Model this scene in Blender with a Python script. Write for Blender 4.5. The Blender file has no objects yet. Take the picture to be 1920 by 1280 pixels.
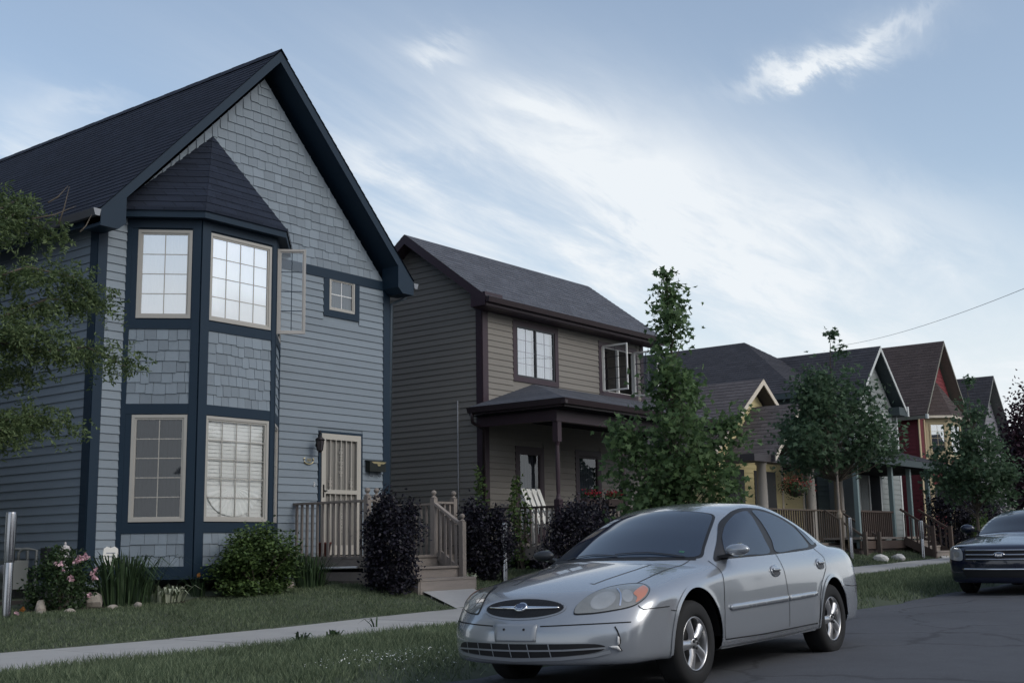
import bpy, math, random
import numpy as np
from mathutils import Matrix, Vector
from mathutils.geometry import delaunay_2d_cdt

scene = bpy.context.scene
R = math.radians

# ------------------------------------------------------------------ camera
CAM_H = 1.06
YAW, PITCH, ROLL = 0.65992, 0.16946, -0.016503
_fw = Vector((math.cos(PITCH)*math.cos(YAW), math.cos(PITCH)*math.sin(YAW), math.sin(PITCH)))
_rt = Vector((math.sin(YAW), -math.cos(YAW), 0)); _up = _rt.cross(_fw)
_r2 = _rt*math.cos(ROLL)+_up*math.sin(ROLL); _u2 = -_rt*math.sin(ROLL)+_up*math.cos(ROLL)
cam_data = bpy.data.cameras.new("camera"); cam = bpy.data.objects.new("camera", cam_data)
scene.collection.objects.link(cam); scene.camera = cam
cam.matrix_world = Matrix(((_r2.x, _u2.x, -_fw.x, 0), (_r2.y, _u2.y, -_fw.y, 0), (_r2.z, _u2.z, -_fw.z, CAM_H), (0, 0, 0, 1)))
cam_data.sensor_width = 36; cam_data.lens = 2244.8/1920*36
cam_data.clip_start = 0.05; cam_data.clip_end = 3000

# ------------------------------------------------------------------ sky
SUN_AZ = R(-84)      # from +X towards +Y: over the far side of the street
SUN_EL = R(36)
SKY_STRENGTH = 0.10
world = bpy.data.worlds.new("World"); scene.world = world; world.use_nodes = True
nt = world.node_tree; nt.nodes.clear()
def N(t, **k):
    n = nt.nodes.new(t)
    for a, b in k.items(): setattr(n, a, b)
    return n
def wmath(op, a, b=None, clamp=False):
    n = N('ShaderNodeMath', operation=op, use_clamp=clamp)
    for i, v in enumerate((a, b)):
        if v is None: continue
        if isinstance(v, (int, float)): n.inputs[i].default_value = v
        else: nt.links.new(v, n.inputs[i])
    return n.outputs[0]
def wramp(v, lo, hi, a=0.0, b=1.0):
    n = N('ShaderNodeMapRange', interpolation_type='SMOOTHSTEP')
    n.inputs[1].default_value = lo; n.inputs[2].default_value = hi; n.inputs[3].default_value = a; n.inputs[4].default_value = b
    nt.links.new(v, n.inputs[0]); return n.outputs[0]
def wdot(v, d):
    n = N('ShaderNodeVectorMath', operation='DOT_PRODUCT'); nt.links.new(v, n.inputs[0]); n.inputs[1].default_value = d
    return n.outputs['Value']
sky = N('ShaderNodeTexSky', sky_type='NISHITA', sun_disc=False)
sky.sun_elevation = SUN_EL; sky.sun_rotation = math.pi/2-SUN_AZ
sky.air_density = 1.0; sky.dust_density = 1.6; sky.ozone_density = 1.5
tc = N('ShaderNodeTexCoord'); DIR = tc.outputs['Generated']
sep = N('ShaderNodeSeparateXYZ'); nt.links.new(DIR, sep.inputs[0])
zc = wmath('ADD', wmath('MAXIMUM', sep.outputs[2], 0.0), 0.16)
comb = N('ShaderNodeCombineXYZ')
nt.links.new(wmath('DIVIDE', sep.outputs[0], zc), comb.inputs[0]); nt.links.new(wmath('DIVIDE', sep.outputs[1], zc), comb.inputs[1])
def wnoise(scale, detail, rough, mapping=((0, 0, 0), (0, 0, 0), (1, 1, 1)), distort=0.0):
    m = N('ShaderNodeMapping'); m.inputs[1].default_value = mapping[0]; m.inputs[2].default_value = mapping[1]; m.inputs[3].default_value = mapping[2]
    nt.links.new(comb.outputs[0], m.inputs[0])
    n = N('ShaderNodeTexNoise'); n.inputs['Scale'].default_value = scale; n.inputs['Detail'].default_value = detail
    n.inputs['Roughness'].default_value = rough; n.inputs['Distortion'].default_value = distort
    nt.links.new(m.outputs[0], n.inputs['Vector']); return n.outputs[0]
SKY_OFF = (3.1, 1.7, 0)
big = wnoise(0.55, 3, 0.5, (SKY_OFF, (0, 0, R(25)), (1, 1, 1)), 0.6)
mid = wnoise(1.5, 7, 0.62, ((7.3, 2.2, 0), (0, 0, R(-35)), (0.55, 1.6, 1)), 0.9)
fine = wnoise(5.0, 6, 0.65, ((1.1, 9.2, 0), (0, 0, R(-35)), (0.5, 1.5, 1)), 0.5)
# cirrus drifts at fixed places in the sky: gnomonic coordinates about one sky direction
SF = (math.cos(R(9.7))*math.cos(R(37.8)), math.cos(R(9.7))*math.sin(R(37.8)), math.sin(R(9.7)))
SR = (math.sin(R(37.8)), -math.cos(R(37.8)), 0.0)
SU = tuple(np.cross(SR, SF))
dfw = wmath('MAXIMUM', wdot(DIR, SF), 0.05)
sa = wmath('DIVIDE', wdot(DIR, SR), dfw); sb = wmath('DIVIDE', wdot(DIR, SU), dfw)
front = wramp(wdot(DIR, SF), 0.3, 0.6)
sw = wmath('MULTIPLY', wmath('SUBTRACT', fine, 0.5), 0.10)
sa = wmath('ADD', sa, wmath('MULTIPLY', wmath('SUBTRACT', mid, 0.5), 0.16)); sb = wmath('ADD', sb, sw)
def drift(a0, b0, ang, L, W):
    c, s = math.cos(ang), math.sin(ang)
    da = wmath('SUBTRACT', sa, a0); db = wmath('SUBTRACT', sb, b0)
    u = wmath('DIVIDE', wmath('ADD', wmath('MULTIPLY', da, c), wmath('MULTIPLY', db, s)), L)
    v = wmath('DIVIDE', wmath('SUBTRACT', wmath('MULTIPLY', db, c), wmath('MULTIPLY', da, s)), W)
    q = wmath('ADD', wmath('MULTIPLY', u, u), wmath('MULTIPLY', v, v))
    return wmath('POWER', 2.718, wmath('MULTIPLY', q, -1.0))
def px(u, v): return ((u-960)/2244.8, (640-v)/2244.8)
den = None
for (u, v, ang, L, W, amp) in ((1530, 128, R(14), 0.055, 0.009, 1.0), (1650, 75, R(27), 0.045, 0.006, .85), (1640, 80, R(22), 0.07, 0.02, .35), (1120, 330, R(-20), 0.24, 0.07, .75), (1330, 420, R(-22), 0.22, 0.08, .7), (960, 400, R(5), 0.2, 0.07, .55),
                               (830, 90, R(-10), 0.03, 0.010, .75), (1040, 200, R(-15), 0.06, 0.014, .55), (40, 235, R(-20), 0.07, 0.035, .9), (150, 185, R(-5), 0.04, 0.01, .5), (1700, 420, R(-15), 0.10, 0.03, .55), (700, 290, R(12), 0.08, 0.02, .5)):
    p = px(u, v); d = wmath('MULTIPLY', drift(p[0], p[1], ang, L, W), amp)
    den = d if den is None else wmath('ADD', den, d)
tex = wramp(wmath('ADD', wmath('MULTIPLY', mid, .65), wmath('MULTIPLY', fine, .35)), .36, .66)
den = wmath('MULTIPLY', wmath('MULTIPLY', den, front), wmath('ADD', wmath('MULTIPLY', tex, .55), .24))
low = wramp(sep.outputs[2], 0.05, 0.30, 1.0, 0.0)
gen = wramp(wmath('ADD', wmath('ADD', wmath('MULTIPLY', big, .5), wmath('MULTIPLY', mid, .5)), wmath('ADD', wmath('MULTIPLY', low, .22), wmath('MULTIPLY', wdot(DIR, (-.6, -.8, 0)), .26))), .46, .74)
gen = wmath('MULTIPLY', gen, wmath('ADD', wmath('MULTIPLY', low, .85), .25))
haze_low = wramp(sep.outputs[2], 0.0, 0.30, .98, 0.10)
cov = wmath('MINIMUM', wmath('ADD', wmath('ADD', den, gen), haze_low), 0.96)
CLOUD_COL = (8.75, 9.2, 9.6, 1)
SKY_GAIN = (2.05, 1.92, 1.74, 1)
tint = N('ShaderNodeMix', data_type='RGBA', blend_type='MULTIPLY'); tint.inputs[0].default_value = 1
nt.links.new(sky.outputs[0], tint.inputs[6]); tint.inputs[7].default_value = SKY_GAIN
mixc = N('ShaderNodeMix', data_type='RGBA'); nt.links.new(cov, mixc.inputs[0])
nt.links.new(tint.outputs[2], mixc.inputs[6]); mixc.inputs[7].default_value = CLOUD_COL
bg = N('ShaderNodeBackground'); bg.inputs[1].default_value = SKY_STRENGTH
nt.links.new(mixc.outputs[2], bg.inputs[0])
wout = N('ShaderNodeOutputWorld'); nt.links.new(bg.outputs[0], wout.inputs[0])

# ------------------------------------------------------------------ sun: low, veiled, behind the photographer
sl = bpy.data.lights.new("sun", 'SUN'); sl.energy = 0.90; sl.angle = R(28); sl.color = (0.92, 1.0, 1.0)
sun = bpy.data.objects.new("sun", sl); scene.collection.objects.link(sun)
sd = Vector((math.cos(SUN_EL)*math.cos(SUN_AZ), math.cos(SUN_EL)*math.sin(SUN_AZ), math.sin(SUN_EL)))
sun.rotation_euler = sd.to_track_quat('Z', 'Y').to_euler(); sun.location = (0, -20, 30)

vs = scene.view_settings
vs.view_transform = 'Standard'; vs.look = 'None'; vs.gamma = 1.0; vs.use_curve_mapping = False
vs.exposure = 0.0
scene.cycles.max_bounces = 6; scene.cycles.transparent_max_bounces = 12

# ------------------------------------------------------------------ helpers
rng = random.Random(7); nrng = np.random.default_rng(11)
ORG = {}
def ss(a, b, x):
    t = min(1, max(0, (x-a)/(b-a))); return t*t*(3-2*t)
def tag(o, label=None, cat=None, group=None, kind=None):
    if label: o['label'] = label
    if cat: o['category'] = cat
    if group: o['group'] = group
    if kind: o['kind'] = kind
    return o
def link(o, parent=None, org=(0, 0, 0)):
    scene.collection.objects.link(o)
    if parent is not None: o.parent = parent
    ORG[o] = org
    return o
def thing(name, label, cat, loc, group=None):
    o = bpy.data.objects.new(name, None); o.empty_display_size = .1
    link(o, None, tuple(loc)); o.location = loc
    return tag(o, label, cat, group)
def arrays_mesh(name, verts, loops, starts, totals, smooth=False):
    me = bpy.data.meshes.new(name)
    me.vertices.add(len(verts)); me.vertices.foreach_set('co', np.asarray(verts, np.float32).ravel())
    me.loops.add(len(loops)); me.loops.foreach_set('vertex_index', np.asarray(loops, np.int32))
    me.polygons.add(len(starts)); me.polygons.foreach_set('loop_start', np.asarray(starts, np.int32)); me.polygons.foreach_set('loop_total', np.asarray(totals, np.int32))
    if smooth: me.polygons.foreach_set('use_smooth', np.ones(len(starts), bool))
    me.update(calc_edges=True); me.validate(); return me
class MB:
    def __init__(s): s.v = []; s.f = []
    def add(s, vs, fs):
        k = len(s.v); s.v += [tuple(p) for p in vs]; s.f += [tuple(i+k for i in f) for f in fs]; return s
    def box(s, x0, x1, y0, y1, z0, z1):
        return s.add([(x0, y0, z0), (x1, y0, z0), (x1, y1, z0), (x0, y1, z0), (x0, y0, z1), (x1, y0, z1), (x1, y1, z1), (x0, y1, z1)],
                     [(3, 2, 1, 0), (4, 5, 6, 7), (0, 1, 5, 4), (1, 2, 6, 5), (2, 3, 7, 6), (3, 0, 4, 7)])
    def poly(s, pts): return s.add(pts, [tuple(range(len(pts)))])
    def prism(s, pts, ext):
        n = len(pts); e = Vector(ext); b = [tuple(Vector(p)+e) for p in pts]
        fs = [tuple(reversed(range(n))), tuple(range(n, 2*n))]+[(i, (i+1) % n, n+(i+1) % n, n+i) for i in range(n)]
        return s.add(list(pts)+b, fs)
    def bar(s, a, b, w, h, up=(0, 0, 1)):
        a = Vector(a); b = Vector(b); d = (b-a).normalized(); u = Vector(up); r = d.cross(u)
        if r.length < 1e-4: r = d.cross(Vector((0, 1, 0)))
        r.normalize(); u = r.cross(d)
        q = [r*(w/2*i)+u*(h/2*j) for i, j in ((-1, -1), (1, -1), (1, 1), (-1, 1))]
        return s.add([a+x for x in q]+[b+x for x in q], [(3, 2, 1, 0), (4, 5, 6, 7), (0, 1, 5, 4), (1, 2, 6, 5), (2, 3, 7, 6), (3, 0, 4, 7)])
    def tube(s, pts, rad, n=8, cap=True):
        pts = [Vector(p) for p in pts]; rad = rad if isinstance(rad, (list, tuple)) else [rad]*len(pts)
        ring = []
        for i, p in enumerate(pts):
            d = (pts[min(i+1, len(pts)-1)]-pts[max(i-1, 0)]).normalized()
            a = d.orthogonal().normalized() if i == 0 else (pa-d*pa.dot(d)).normalized()
            pa = a; b = d.cross(a)
            ring.append([p+(a*math.cos(2*math.pi*k/n)+b*math.sin(2*math.pi*k/n))*rad[i] for k in range(n)])
        vs = [q for r_ in ring for q in r_]; fs = []
        for i in range(len(pts)-1):
            for k in range(n): fs.append((i*n+k, i*n+(k+1) % n, (i+1)*n+(k+1) % n, (i+1)*n+k))
        if cap: fs += [tuple(reversed(range(n))), tuple(range((len(pts)-1)*n, len(pts)*n))]
        return s.add(vs, fs)
    def lathe(s, prof, c, n=20, M=None):
        M = M or Matrix.Identity(3); c = Vector(c); vs = []; fs = []
        for r_, z in prof:
            for k in range(n): vs.append(c+M @ Vector((r_*math.cos(2*math.pi*k/n), r_*math.sin(2*math.pi*k/n), z)))
        for i in range(len(prof)-1):
            for k in range(n): fs.append((i*n+k, i*n+(k+1) % n, (i+1)*n+(k+1) % n, (i+1)*n+k))
        return s.add(vs, fs)
    def build(s, name, mat, parent=None, smooth=False, kind=None):
        o_ = ORG[parent] if parent is not None else (0, 0, 0)
        me = bpy.data.meshes.new(name)
        me.from_pydata([(p[0]-o_[0], p[1]-o_[1], p[2]-o_[2]) for p in s.v], [], s.f); me.validate()
        if smooth: me.polygons.foreach_set('use_smooth', [True]*len(me.polygons))
        me.materials.append(mat); o = bpy.data.objects.new(name, me); link(o, parent, o_)
        if kind: o['kind'] = kind
        return o
def solo(mb, name, mat, label, cat, loc, group=None, smooth=False):
    "a thing that is one mesh: origin at loc"
    me = bpy.data.meshes.new(name); me.from_pydata([(p[0]-loc[0], p[1]-loc[1], p[2]-loc[2]) for p in mb.v], [], mb.f)
    if smooth: me.polygons.foreach_set('use_smooth', [True]*len(me.polygons))
    me.materials.append(mat); o = bpy.data.objects.new(name, me); link(o, None, tuple(loc)); o.location = loc
    return tag(o, label, cat, group)
def inst(name, me, parent, loc, rotz=0.0, scale=(1, 1, 1)):
    "a piece that shares its mesh with the alike ones; loc in world space"
    o_ = ORG[parent]; o = bpy.data.objects.new(name, me); link(o, parent, o_)
    o.location = (loc[0]-o_[0], loc[1]-o_[1], loc[2]-o_[2]); o.rotation_euler = (0, 0, rotz); o.scale = scale
    return o
def struct(o): o['kind'] = 'structure'; return o

# ------------------------------------------------------------------ materials
MATS = {}
def mat(name, col, rough=.7, metal=0.0, spec=.4, var=.12, vscale=3.0, stretch=(1, 1, 1), bump=0.0, bscale=60.0, rnd=0.0, island=0.0, coat=0.0, dirt=0.0, col2=None, trans=0.0, alpha=1.0):
    m = bpy.data.materials.new(name); m.use_nodes = True; t = m.node_tree; b = t.nodes['Principled BSDF']
    b.inputs['Roughness'].default_value = rough; b.inputs['Metallic'].default_value = metal; b.inputs['Specular IOR Level'].default_value = spec
    if coat: b.inputs['Coat Weight'].default_value = coat; b.inputs['Coat Roughness'].default_value = .03
    geo = t.nodes.new('ShaderNodeNewGeometry'); mp = t.nodes.new('ShaderNodeMapping'); mp.inputs[3].default_value = stretch
    t.links.new(geo.outputs['Position'], mp.inputs[0])
    def noise(scale, detail=5, rough_=.6):
        n = t.nodes.new('ShaderNodeTexNoise'); n.inputs['Scale'].default_value = scale; n.inputs['Detail'].default_value = detail; n.inputs['Roughness'].default_value = rough_
        t.links.new(mp.outputs[0], n.inputs['Vector']); return n.outputs[0]
    def mth(op, a, c):
        n = t.nodes.new('ShaderNodeMath'); n.operation = op
        for i, v in enumerate((a, c)):
            if isinstance(v, (int, float)): n.inputs[i].default_value = v
            else: t.links.new(v, n.inputs[i])
        return n.outputs[0]
    f = mth('ADD', mth('MULTIPLY', mth('SUBTRACT', noise(vscale), .5), 2*var), 1.0)
    if var: f = mth('ADD', f, mth('MULTIPLY', mth('SUBTRACT', noise(vscale*9, 3), .5), var))
    if rnd:
        oi = t.nodes.new('ShaderNodeObjectInfo'); f = mth('MULTIPLY', f, mth('ADD', mth('MULTIPLY', mth('SUBTRACT', oi.outputs['Random'], .5), 2*rnd), 1.0))
    if island:
        f = mth('MULTIPLY', f, mth('ADD', mth('MULTIPLY', mth('SUBTRACT', geo.outputs['Random Per Island'], .5), 2*island), 1.0))
    src = None
    if col2 is not None:
        mx = t.nodes.new('ShaderNodeMix'); mx.data_type = 'RGBA'; mx.inputs[6].default_value = (*col, 1); mx.inputs[7].default_value = (*col2, 1)
        t.links.new(geo.outputs['Random Per Island'] if island else noise(vscale*1.7, 4), mx.inputs[0]); src = mx.outputs[2]
    mul = t.nodes.new('ShaderNodeMix'); mul.data_type = 'RGBA'; mul.blend_type = 'MULTIPLY'; mul.inputs[0].default_value = 1
    if src: t.links.new(src, mul.inputs[6])
    else: mul.inputs[6].default_value = (*col, 1)
    cb = t.nodes.new('ShaderNodeCombineColor')
    for i in range(3): t.links.new(f, cb.inputs[i])
    t.links.new(cb.outputs[0], mul.inputs[7]); base = mul.outputs[2]
    if dirt:
        dn = noise(1.3, 8, .7); mr = t.nodes.new('ShaderNodeMapRange'); mr.inputs[1].default_value = .5; mr.inputs[2].default_value = .75; mr.inputs[4].default_value = dirt
        t.links.new(dn, mr.inputs[0]); dx = t.nodes.new('ShaderNodeMix'); dx.data_type = 'RGBA'; t.links.new(mr.outputs[0], dx.inputs[0])
        t.links.new(base, dx.inputs[6]); dx.inputs[7].default_value = (.05, .045, .04, 1); base = dx.outputs[2]
    t.links.new(base, b.inputs['Base Color'])
    if bump:
        bp = t.nodes.new('ShaderNodeBump'); bp.inputs['Strength'].default_value = bump; bp.inputs['Distance'].default_value = .01
        t.links.new(noise(bscale, 4), bp.inputs['Height']); t.links.new(bp.outputs[0], b.inputs['Normal'])
    if trans:
        tr = t.nodes.new('ShaderNodeBsdfTranslucent'); t.links.new(base, tr.inputs[0]); ms = t.nodes.new('ShaderNodeMixShader'); ms.inputs[0].default_value = trans
        out = [n for n in t.nodes if n.type == 'OUTPUT_MATERIAL'][0]
        t.links.new(b.outputs[0], ms.inputs[1]); t.links.new(tr.outputs[0], ms.inputs[2]); t.links.new(ms.outputs[0], out.inputs[0])
    MATS[name] = m; return m
def glass_mat(name, refl=.25, tint=(.75, .8, .85)):
    m = bpy.data.materials.new(name); m.use_nodes = True; t = m.node_tree; t.nodes.clear()
    tr = t.nodes.new('ShaderNodeBsdfTransparent'); tr.inputs[0].default_value = (*tint, 1)
    gl = t.nodes.new('ShaderNodeBsdfGlossy'); gl.inputs['Roughness'].default_value = .015; gl.inputs[0].default_value = (.95, .97, 1, 1)
    fr = t.nodes.new('ShaderNodeFresnel'); fr.inputs[0].default_value = 1.55
    mr = t.nodes.new('ShaderNodeMapRange'); mr.inputs[1].default_value = 0; mr.inputs[2].default_value = 1; mr.inputs[3].default_value = refl; mr.inputs[4].default_value = 1
    t.links.new(fr.outputs[0], mr.inputs[0]); mx = t.nodes.new('ShaderNodeMixShader'); t.links.new(mr.outputs[0], mx.inputs[0])
    g = t.nodes.new('ShaderNodeNewGeometry'); n = t.nodes.new('ShaderNodeTexNoise'); n.inputs['Scale'].default_value = 1.1; n.inputs['Detail'].default_value = 1; t.links.new(g.outputs['Position'], n.inputs['Vector'])
    bp = t.nodes.new('ShaderNodeBump'); bp.inputs['Strength'].default_value = .05; bp.inputs['Distance'].default_value = .1; t.links.new(n.outputs[0], bp.inputs['Height']); t.links.new(bp.outputs[0], gl.inputs['Normal'])
    t.links.new(tr.outputs[0], mx.inputs[1]); t.links.new(gl.outputs[0], mx.inputs[2])
    o = t.nodes.new('ShaderNodeOutputMaterial'); t.links.new(mx.outputs[0], o.inputs[0]); MATS[name] = m; return m
def roof_mat(name, col, axis, e=.14, w=.3):
    "asphalt shingle tabs: course joints along `axis`, colour differing tab by tab"
    m = mat(name, col, .95, 0, .2, .18, 2.0, bump=.5, bscale=220)
    t = m.node_tree; b = t.nodes['Principled BSDF']; base = b.inputs['Base Color'].links[0].from_socket
    geo = [n for n in t.nodes if n.type == 'NEW_GEOMETRY'][0]
    sx = t.nodes.new('ShaderNodeSeparateXYZ'); t.links.new(geo.outputs['Position'], sx.inputs[0]); cx = t.nodes.new('ShaderNodeCombineXYZ')
    t.links.new(sx.outputs[0 if axis == 'X' else 1], cx.inputs[0])
    zz = t.nodes.new('ShaderNodeMath'); zz.operation = 'MULTIPLY'; zz.inputs[1].default_value = 1.4; t.links.new(sx.outputs[2], zz.inputs[0]); t.links.new(zz.outputs[0], cx.inputs[1])
    br = t.nodes.new('ShaderNodeTexBrick'); br.inputs['Scale'].default_value = 1; br.inputs['Brick Width'].default_value = w; br.inputs['Row Height'].default_value = e
    br.inputs['Mortar Size'].default_value = .008; br.inputs['Color1'].default_value = (.86, .86, .86, 1); br.inputs['Color2'].default_value = (1.12, 1.12, 1.12, 1); br.inputs['Mortar'].default_value = (.68, .68, .68, 1)
    t.links.new(cx.outputs[0], br.inputs['Vector'])
    mx = t.nodes.new('ShaderNodeMix'); mx.data_type = 'RGBA'; mx.blend_type = 'MULTIPLY'; mx.inputs[0].default_value = 1
    t.links.new(base, mx.inputs[6]); t.links.new(br.outputs[0], mx.inputs[7]); t.links.new(mx.outputs[2], b.inputs['Base Color'])
    return m

# ------------------------------------------------------------------ walls
class Wall:
    "a vertical wall seen from outside: origin at its left end, u to the right, n outwards"
    def __init__(s, ox, oy, th): s.ox, s.oy, s.th = ox, oy, th; s.c, s.s = math.cos(th), math.sin(th)
    def p(s, u, v, n=0.0): return (s.ox+u*s.c+n*s.s, s.oy+u*s.s-n*s.c, v)
    def box(s, mb, u0, u1, v0, v1, n0, n1):
        return mb.add([s.p(u0, v0, n1), s.p(u1, v0, n1), s.p(u1, v0, n0), s.p(u0, v0, n0), s.p(u0, v1, n1), s.p(u1, v1, n1), s.p(u1, v1, n0), s.p(u0, v1, n0)],
                      [(3, 2, 1, 0), (4, 5, 6, 7), (0, 1, 5, 4), (1, 2, 6, 5), (2, 3, 7, 6), (3, 0, 4, 7)])
    def poly(s, mb, pts, n): return mb.poly([s.p(u, v, n) for u, v in pts])
    def prism(s, mb, pts, n0, n1):
        a = s.p(0, 0, n0); b = s.p(0, 0, n1)
        return mb.prism([s.p(u, v, n0) for u, v in pts], (b[0]-a[0], b[1]-a[1], 0))
def spans(u0, u1, v0, v1, openings):
    segs = [(u0, u1)]
    for (a, b, c, d) in openings:
        if v1 <= c+1e-6 or v0 >= d-1e-6: continue
        segs = [q for (x, y) in segs for q in ((x, min(y, a)), (max(x, b), y)) if q[1]-q[0] > .01]
    return segs
def wall_sheet(mb, W, u0, u1, v0, v1, openings=(), n=0.0):
    us = sorted({u0, u1, *[min(max(x, u0), u1) for o in openings for x in o[:2]]}); vs_ = sorted({v0, v1, *[min(max(x, v0), v1) for o in openings for x in o[2:]]})
    for a, b in zip(us, us[1:]):
        for c, d in zip(vs_, vs_[1:]):
            mu, mv = (a+b)/2, (c+d)/2
            if any(o[0] < mu < o[1] and o[2] < mv < o[3] for o in openings): continue
            W.poly(mb, [(a, c), (b, c), (b, d), (a, d)], n)
_plank = {}
def plank_mesh(mat_, e):
    k = (mat_.name, round(e, 4))
    if k not in _plank:
        h = e+.012; me = bpy.data.meshes.new('plank')
        me.from_pydata([(0, -.021, 0), (1, -.021, 0), (1, .002, 0), (0, .002, 0), (0, -.003, h), (1, -.003, h), (1, .002, h), (0, .002, h)], [],
                       [(3, 2, 1, 0), (4, 5, 6, 7), (0, 1, 5, 4), (1, 2, 6, 5), (2, 3, 7, 6), (3, 0, 4, 7)])
        me.materials.append(mat_); _plank[k] = me
    return _plank[k]
def planks(parent, W, u0, u1, v0, v1, e, mat_, openings=(), clip=None, maxlen=3.7):
    v = v0; k = 0
    while v < v1-.02:
        a, b = (u0, u1) if clip is None else clip(v+e*.8)
        a, b = max(a, u0), min(b, u1)
        if b-a > .05:
            for (x, y) in spans(a, b, v, v+e, openings):
                cuts = [x]
                if y-x > maxlen:
                    c = x+.6+((k*1.37) % 2.4)
                    while c < y-.4: cuts.append(c); c += maxlen
                cuts.append(y)
                for p, q in zip(cuts, cuts[1:]):
                    inst('plank', plank_mesh(mat_, e), parent, W.p(p, v+rng.uniform(-.0015, .0015), .002), W.th, (q-p-.002, 1, 1))
        v += e; k += 1
def lap_sheet(mb, W, u0, u1, v0, v1, e, clip=None, openings=()):
    v = v0
    while v < v1-.02:
        a, b = (u0, u1) if clip is None else clip(v+e*.8)
        a, b = max(a, u0), min(b, u1)
        if b-a > .05:
            for (x, y) in spans(a, b, v, v+e, openings):
                mb.add([W.p(x, v, .018), W.p(y, v, .018), W.p(y, v+e, .004), W.p(x, v+e, .004), W.p(x, v, 0), W.p(y, v, 0)], [(0, 1, 2, 3), (4, 5, 1, 0)])
        v += e
SH_N = {}
_shm = {}
def shingle_mesh(mat_, h):
    k = (mat_.name, round(h, 3))
    if k not in _shm:
        me = bpy.data.meshes.new('shingle')
        me.from_pydata([(0, -.019, 0), (1, -.019, 0), (1, .002, 0), (0, .002, 0), (0, -.004, h), (1, -.004, h), (1, .002, h), (0, .002, h)], [],
                       [(3, 2, 1, 0), (4, 5, 6, 7), (0, 1, 5, 4), (1, 2, 6, 5), (2, 3, 7, 6), (3, 0, 4, 7)])
        me.materials.append(mat_); _shm[k] = me
    return _shm[k]
def shingles(parent, W, u0, u1, v0, v1, e, mat_, clip=None, skip=None, wr=(.11, .21), cap=300, stuff=None, stag=.02):
    v = v0; k = 0; key = parent.parent or parent
    while v < v1-.03:
        a, b = (u0, u1) if clip is None else clip(min(v+e*1.0, v1))
        a, b = max(a, u0), min(b, u1); x = a-rng.uniform(0, .08) if k % 2 else a
        while x < b-.01:
            w = rng.uniform(*wr); p, q = max(a, x), min(b, x+w)
            if b-q < .04: q = b
            x = q if q == b else x+w
            if q-p < .015: continue
            if skip and skip((p+q)/2, v+e/2): continue
            dv = rng.choice((0, 0, 0, -stag, -stag*.6)); top = min(v+e+.02, v1+.01)
            hh = top-(v+dv)
            n = SH_N.get(key, 0)
            if n < cap and stuff is None:
                inst('shingle', shingle_mesh(mat_, e+.035), parent, W.p(p+.002, v+dv, .002+rng.uniform(0, .003)), W.th, (q-p-.005, 1, hh/(e+.035))); SH_N[key] = n+1
            else:
                tb = stuff if stuff is not None else LATE.setdefault((key.name, parent.name, mat_.name), (parent, mat_, MB()))[2]; o1 = .019+rng.uniform(0, .003); a_, b_, z_ = p+.002, q-.003, v+dv
                tb.add([W.p(a_, z_, o1), W.p(b_, z_, o1), W.p(b_, z_, 0), W.p(a_, z_, 0), W.p(a_, top, .004), W.p(b_, top, .004), W.p(b_, top, 0), W.p(a_, top, 0)], [(3, 2, 1, 0), (4, 5, 6, 7), (0, 1, 5, 4), (1, 2, 6, 5), (2, 3, 7, 6), (3, 0, 4, 7)])
        v += e; k += 1
LATE = {}
def flush_late():
    for (p, m_, mb) in LATE.values():
        o = mb.build('small_shingles', m_, p); o['kind'] = 'stuff'
    LATE.clear()
_pane = {}
def pane(parent, W, u0, u1, v0, v1, n, m_):
    if m_.name not in _pane:
        me = bpy.data.meshes.new('pane'); me.from_pydata([(0, -.002, 0), (1, -.002, 0), (1, -.002, 1), (0, -.002, 1)], [], [(0, 1, 2, 3)]); me.materials.append(m_); _pane[m_.name] = me
    inst('pane', _pane[m_.name], parent, W.p(u0, v0, n), W.th, (u1-u0, 1, v1-v0))
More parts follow.
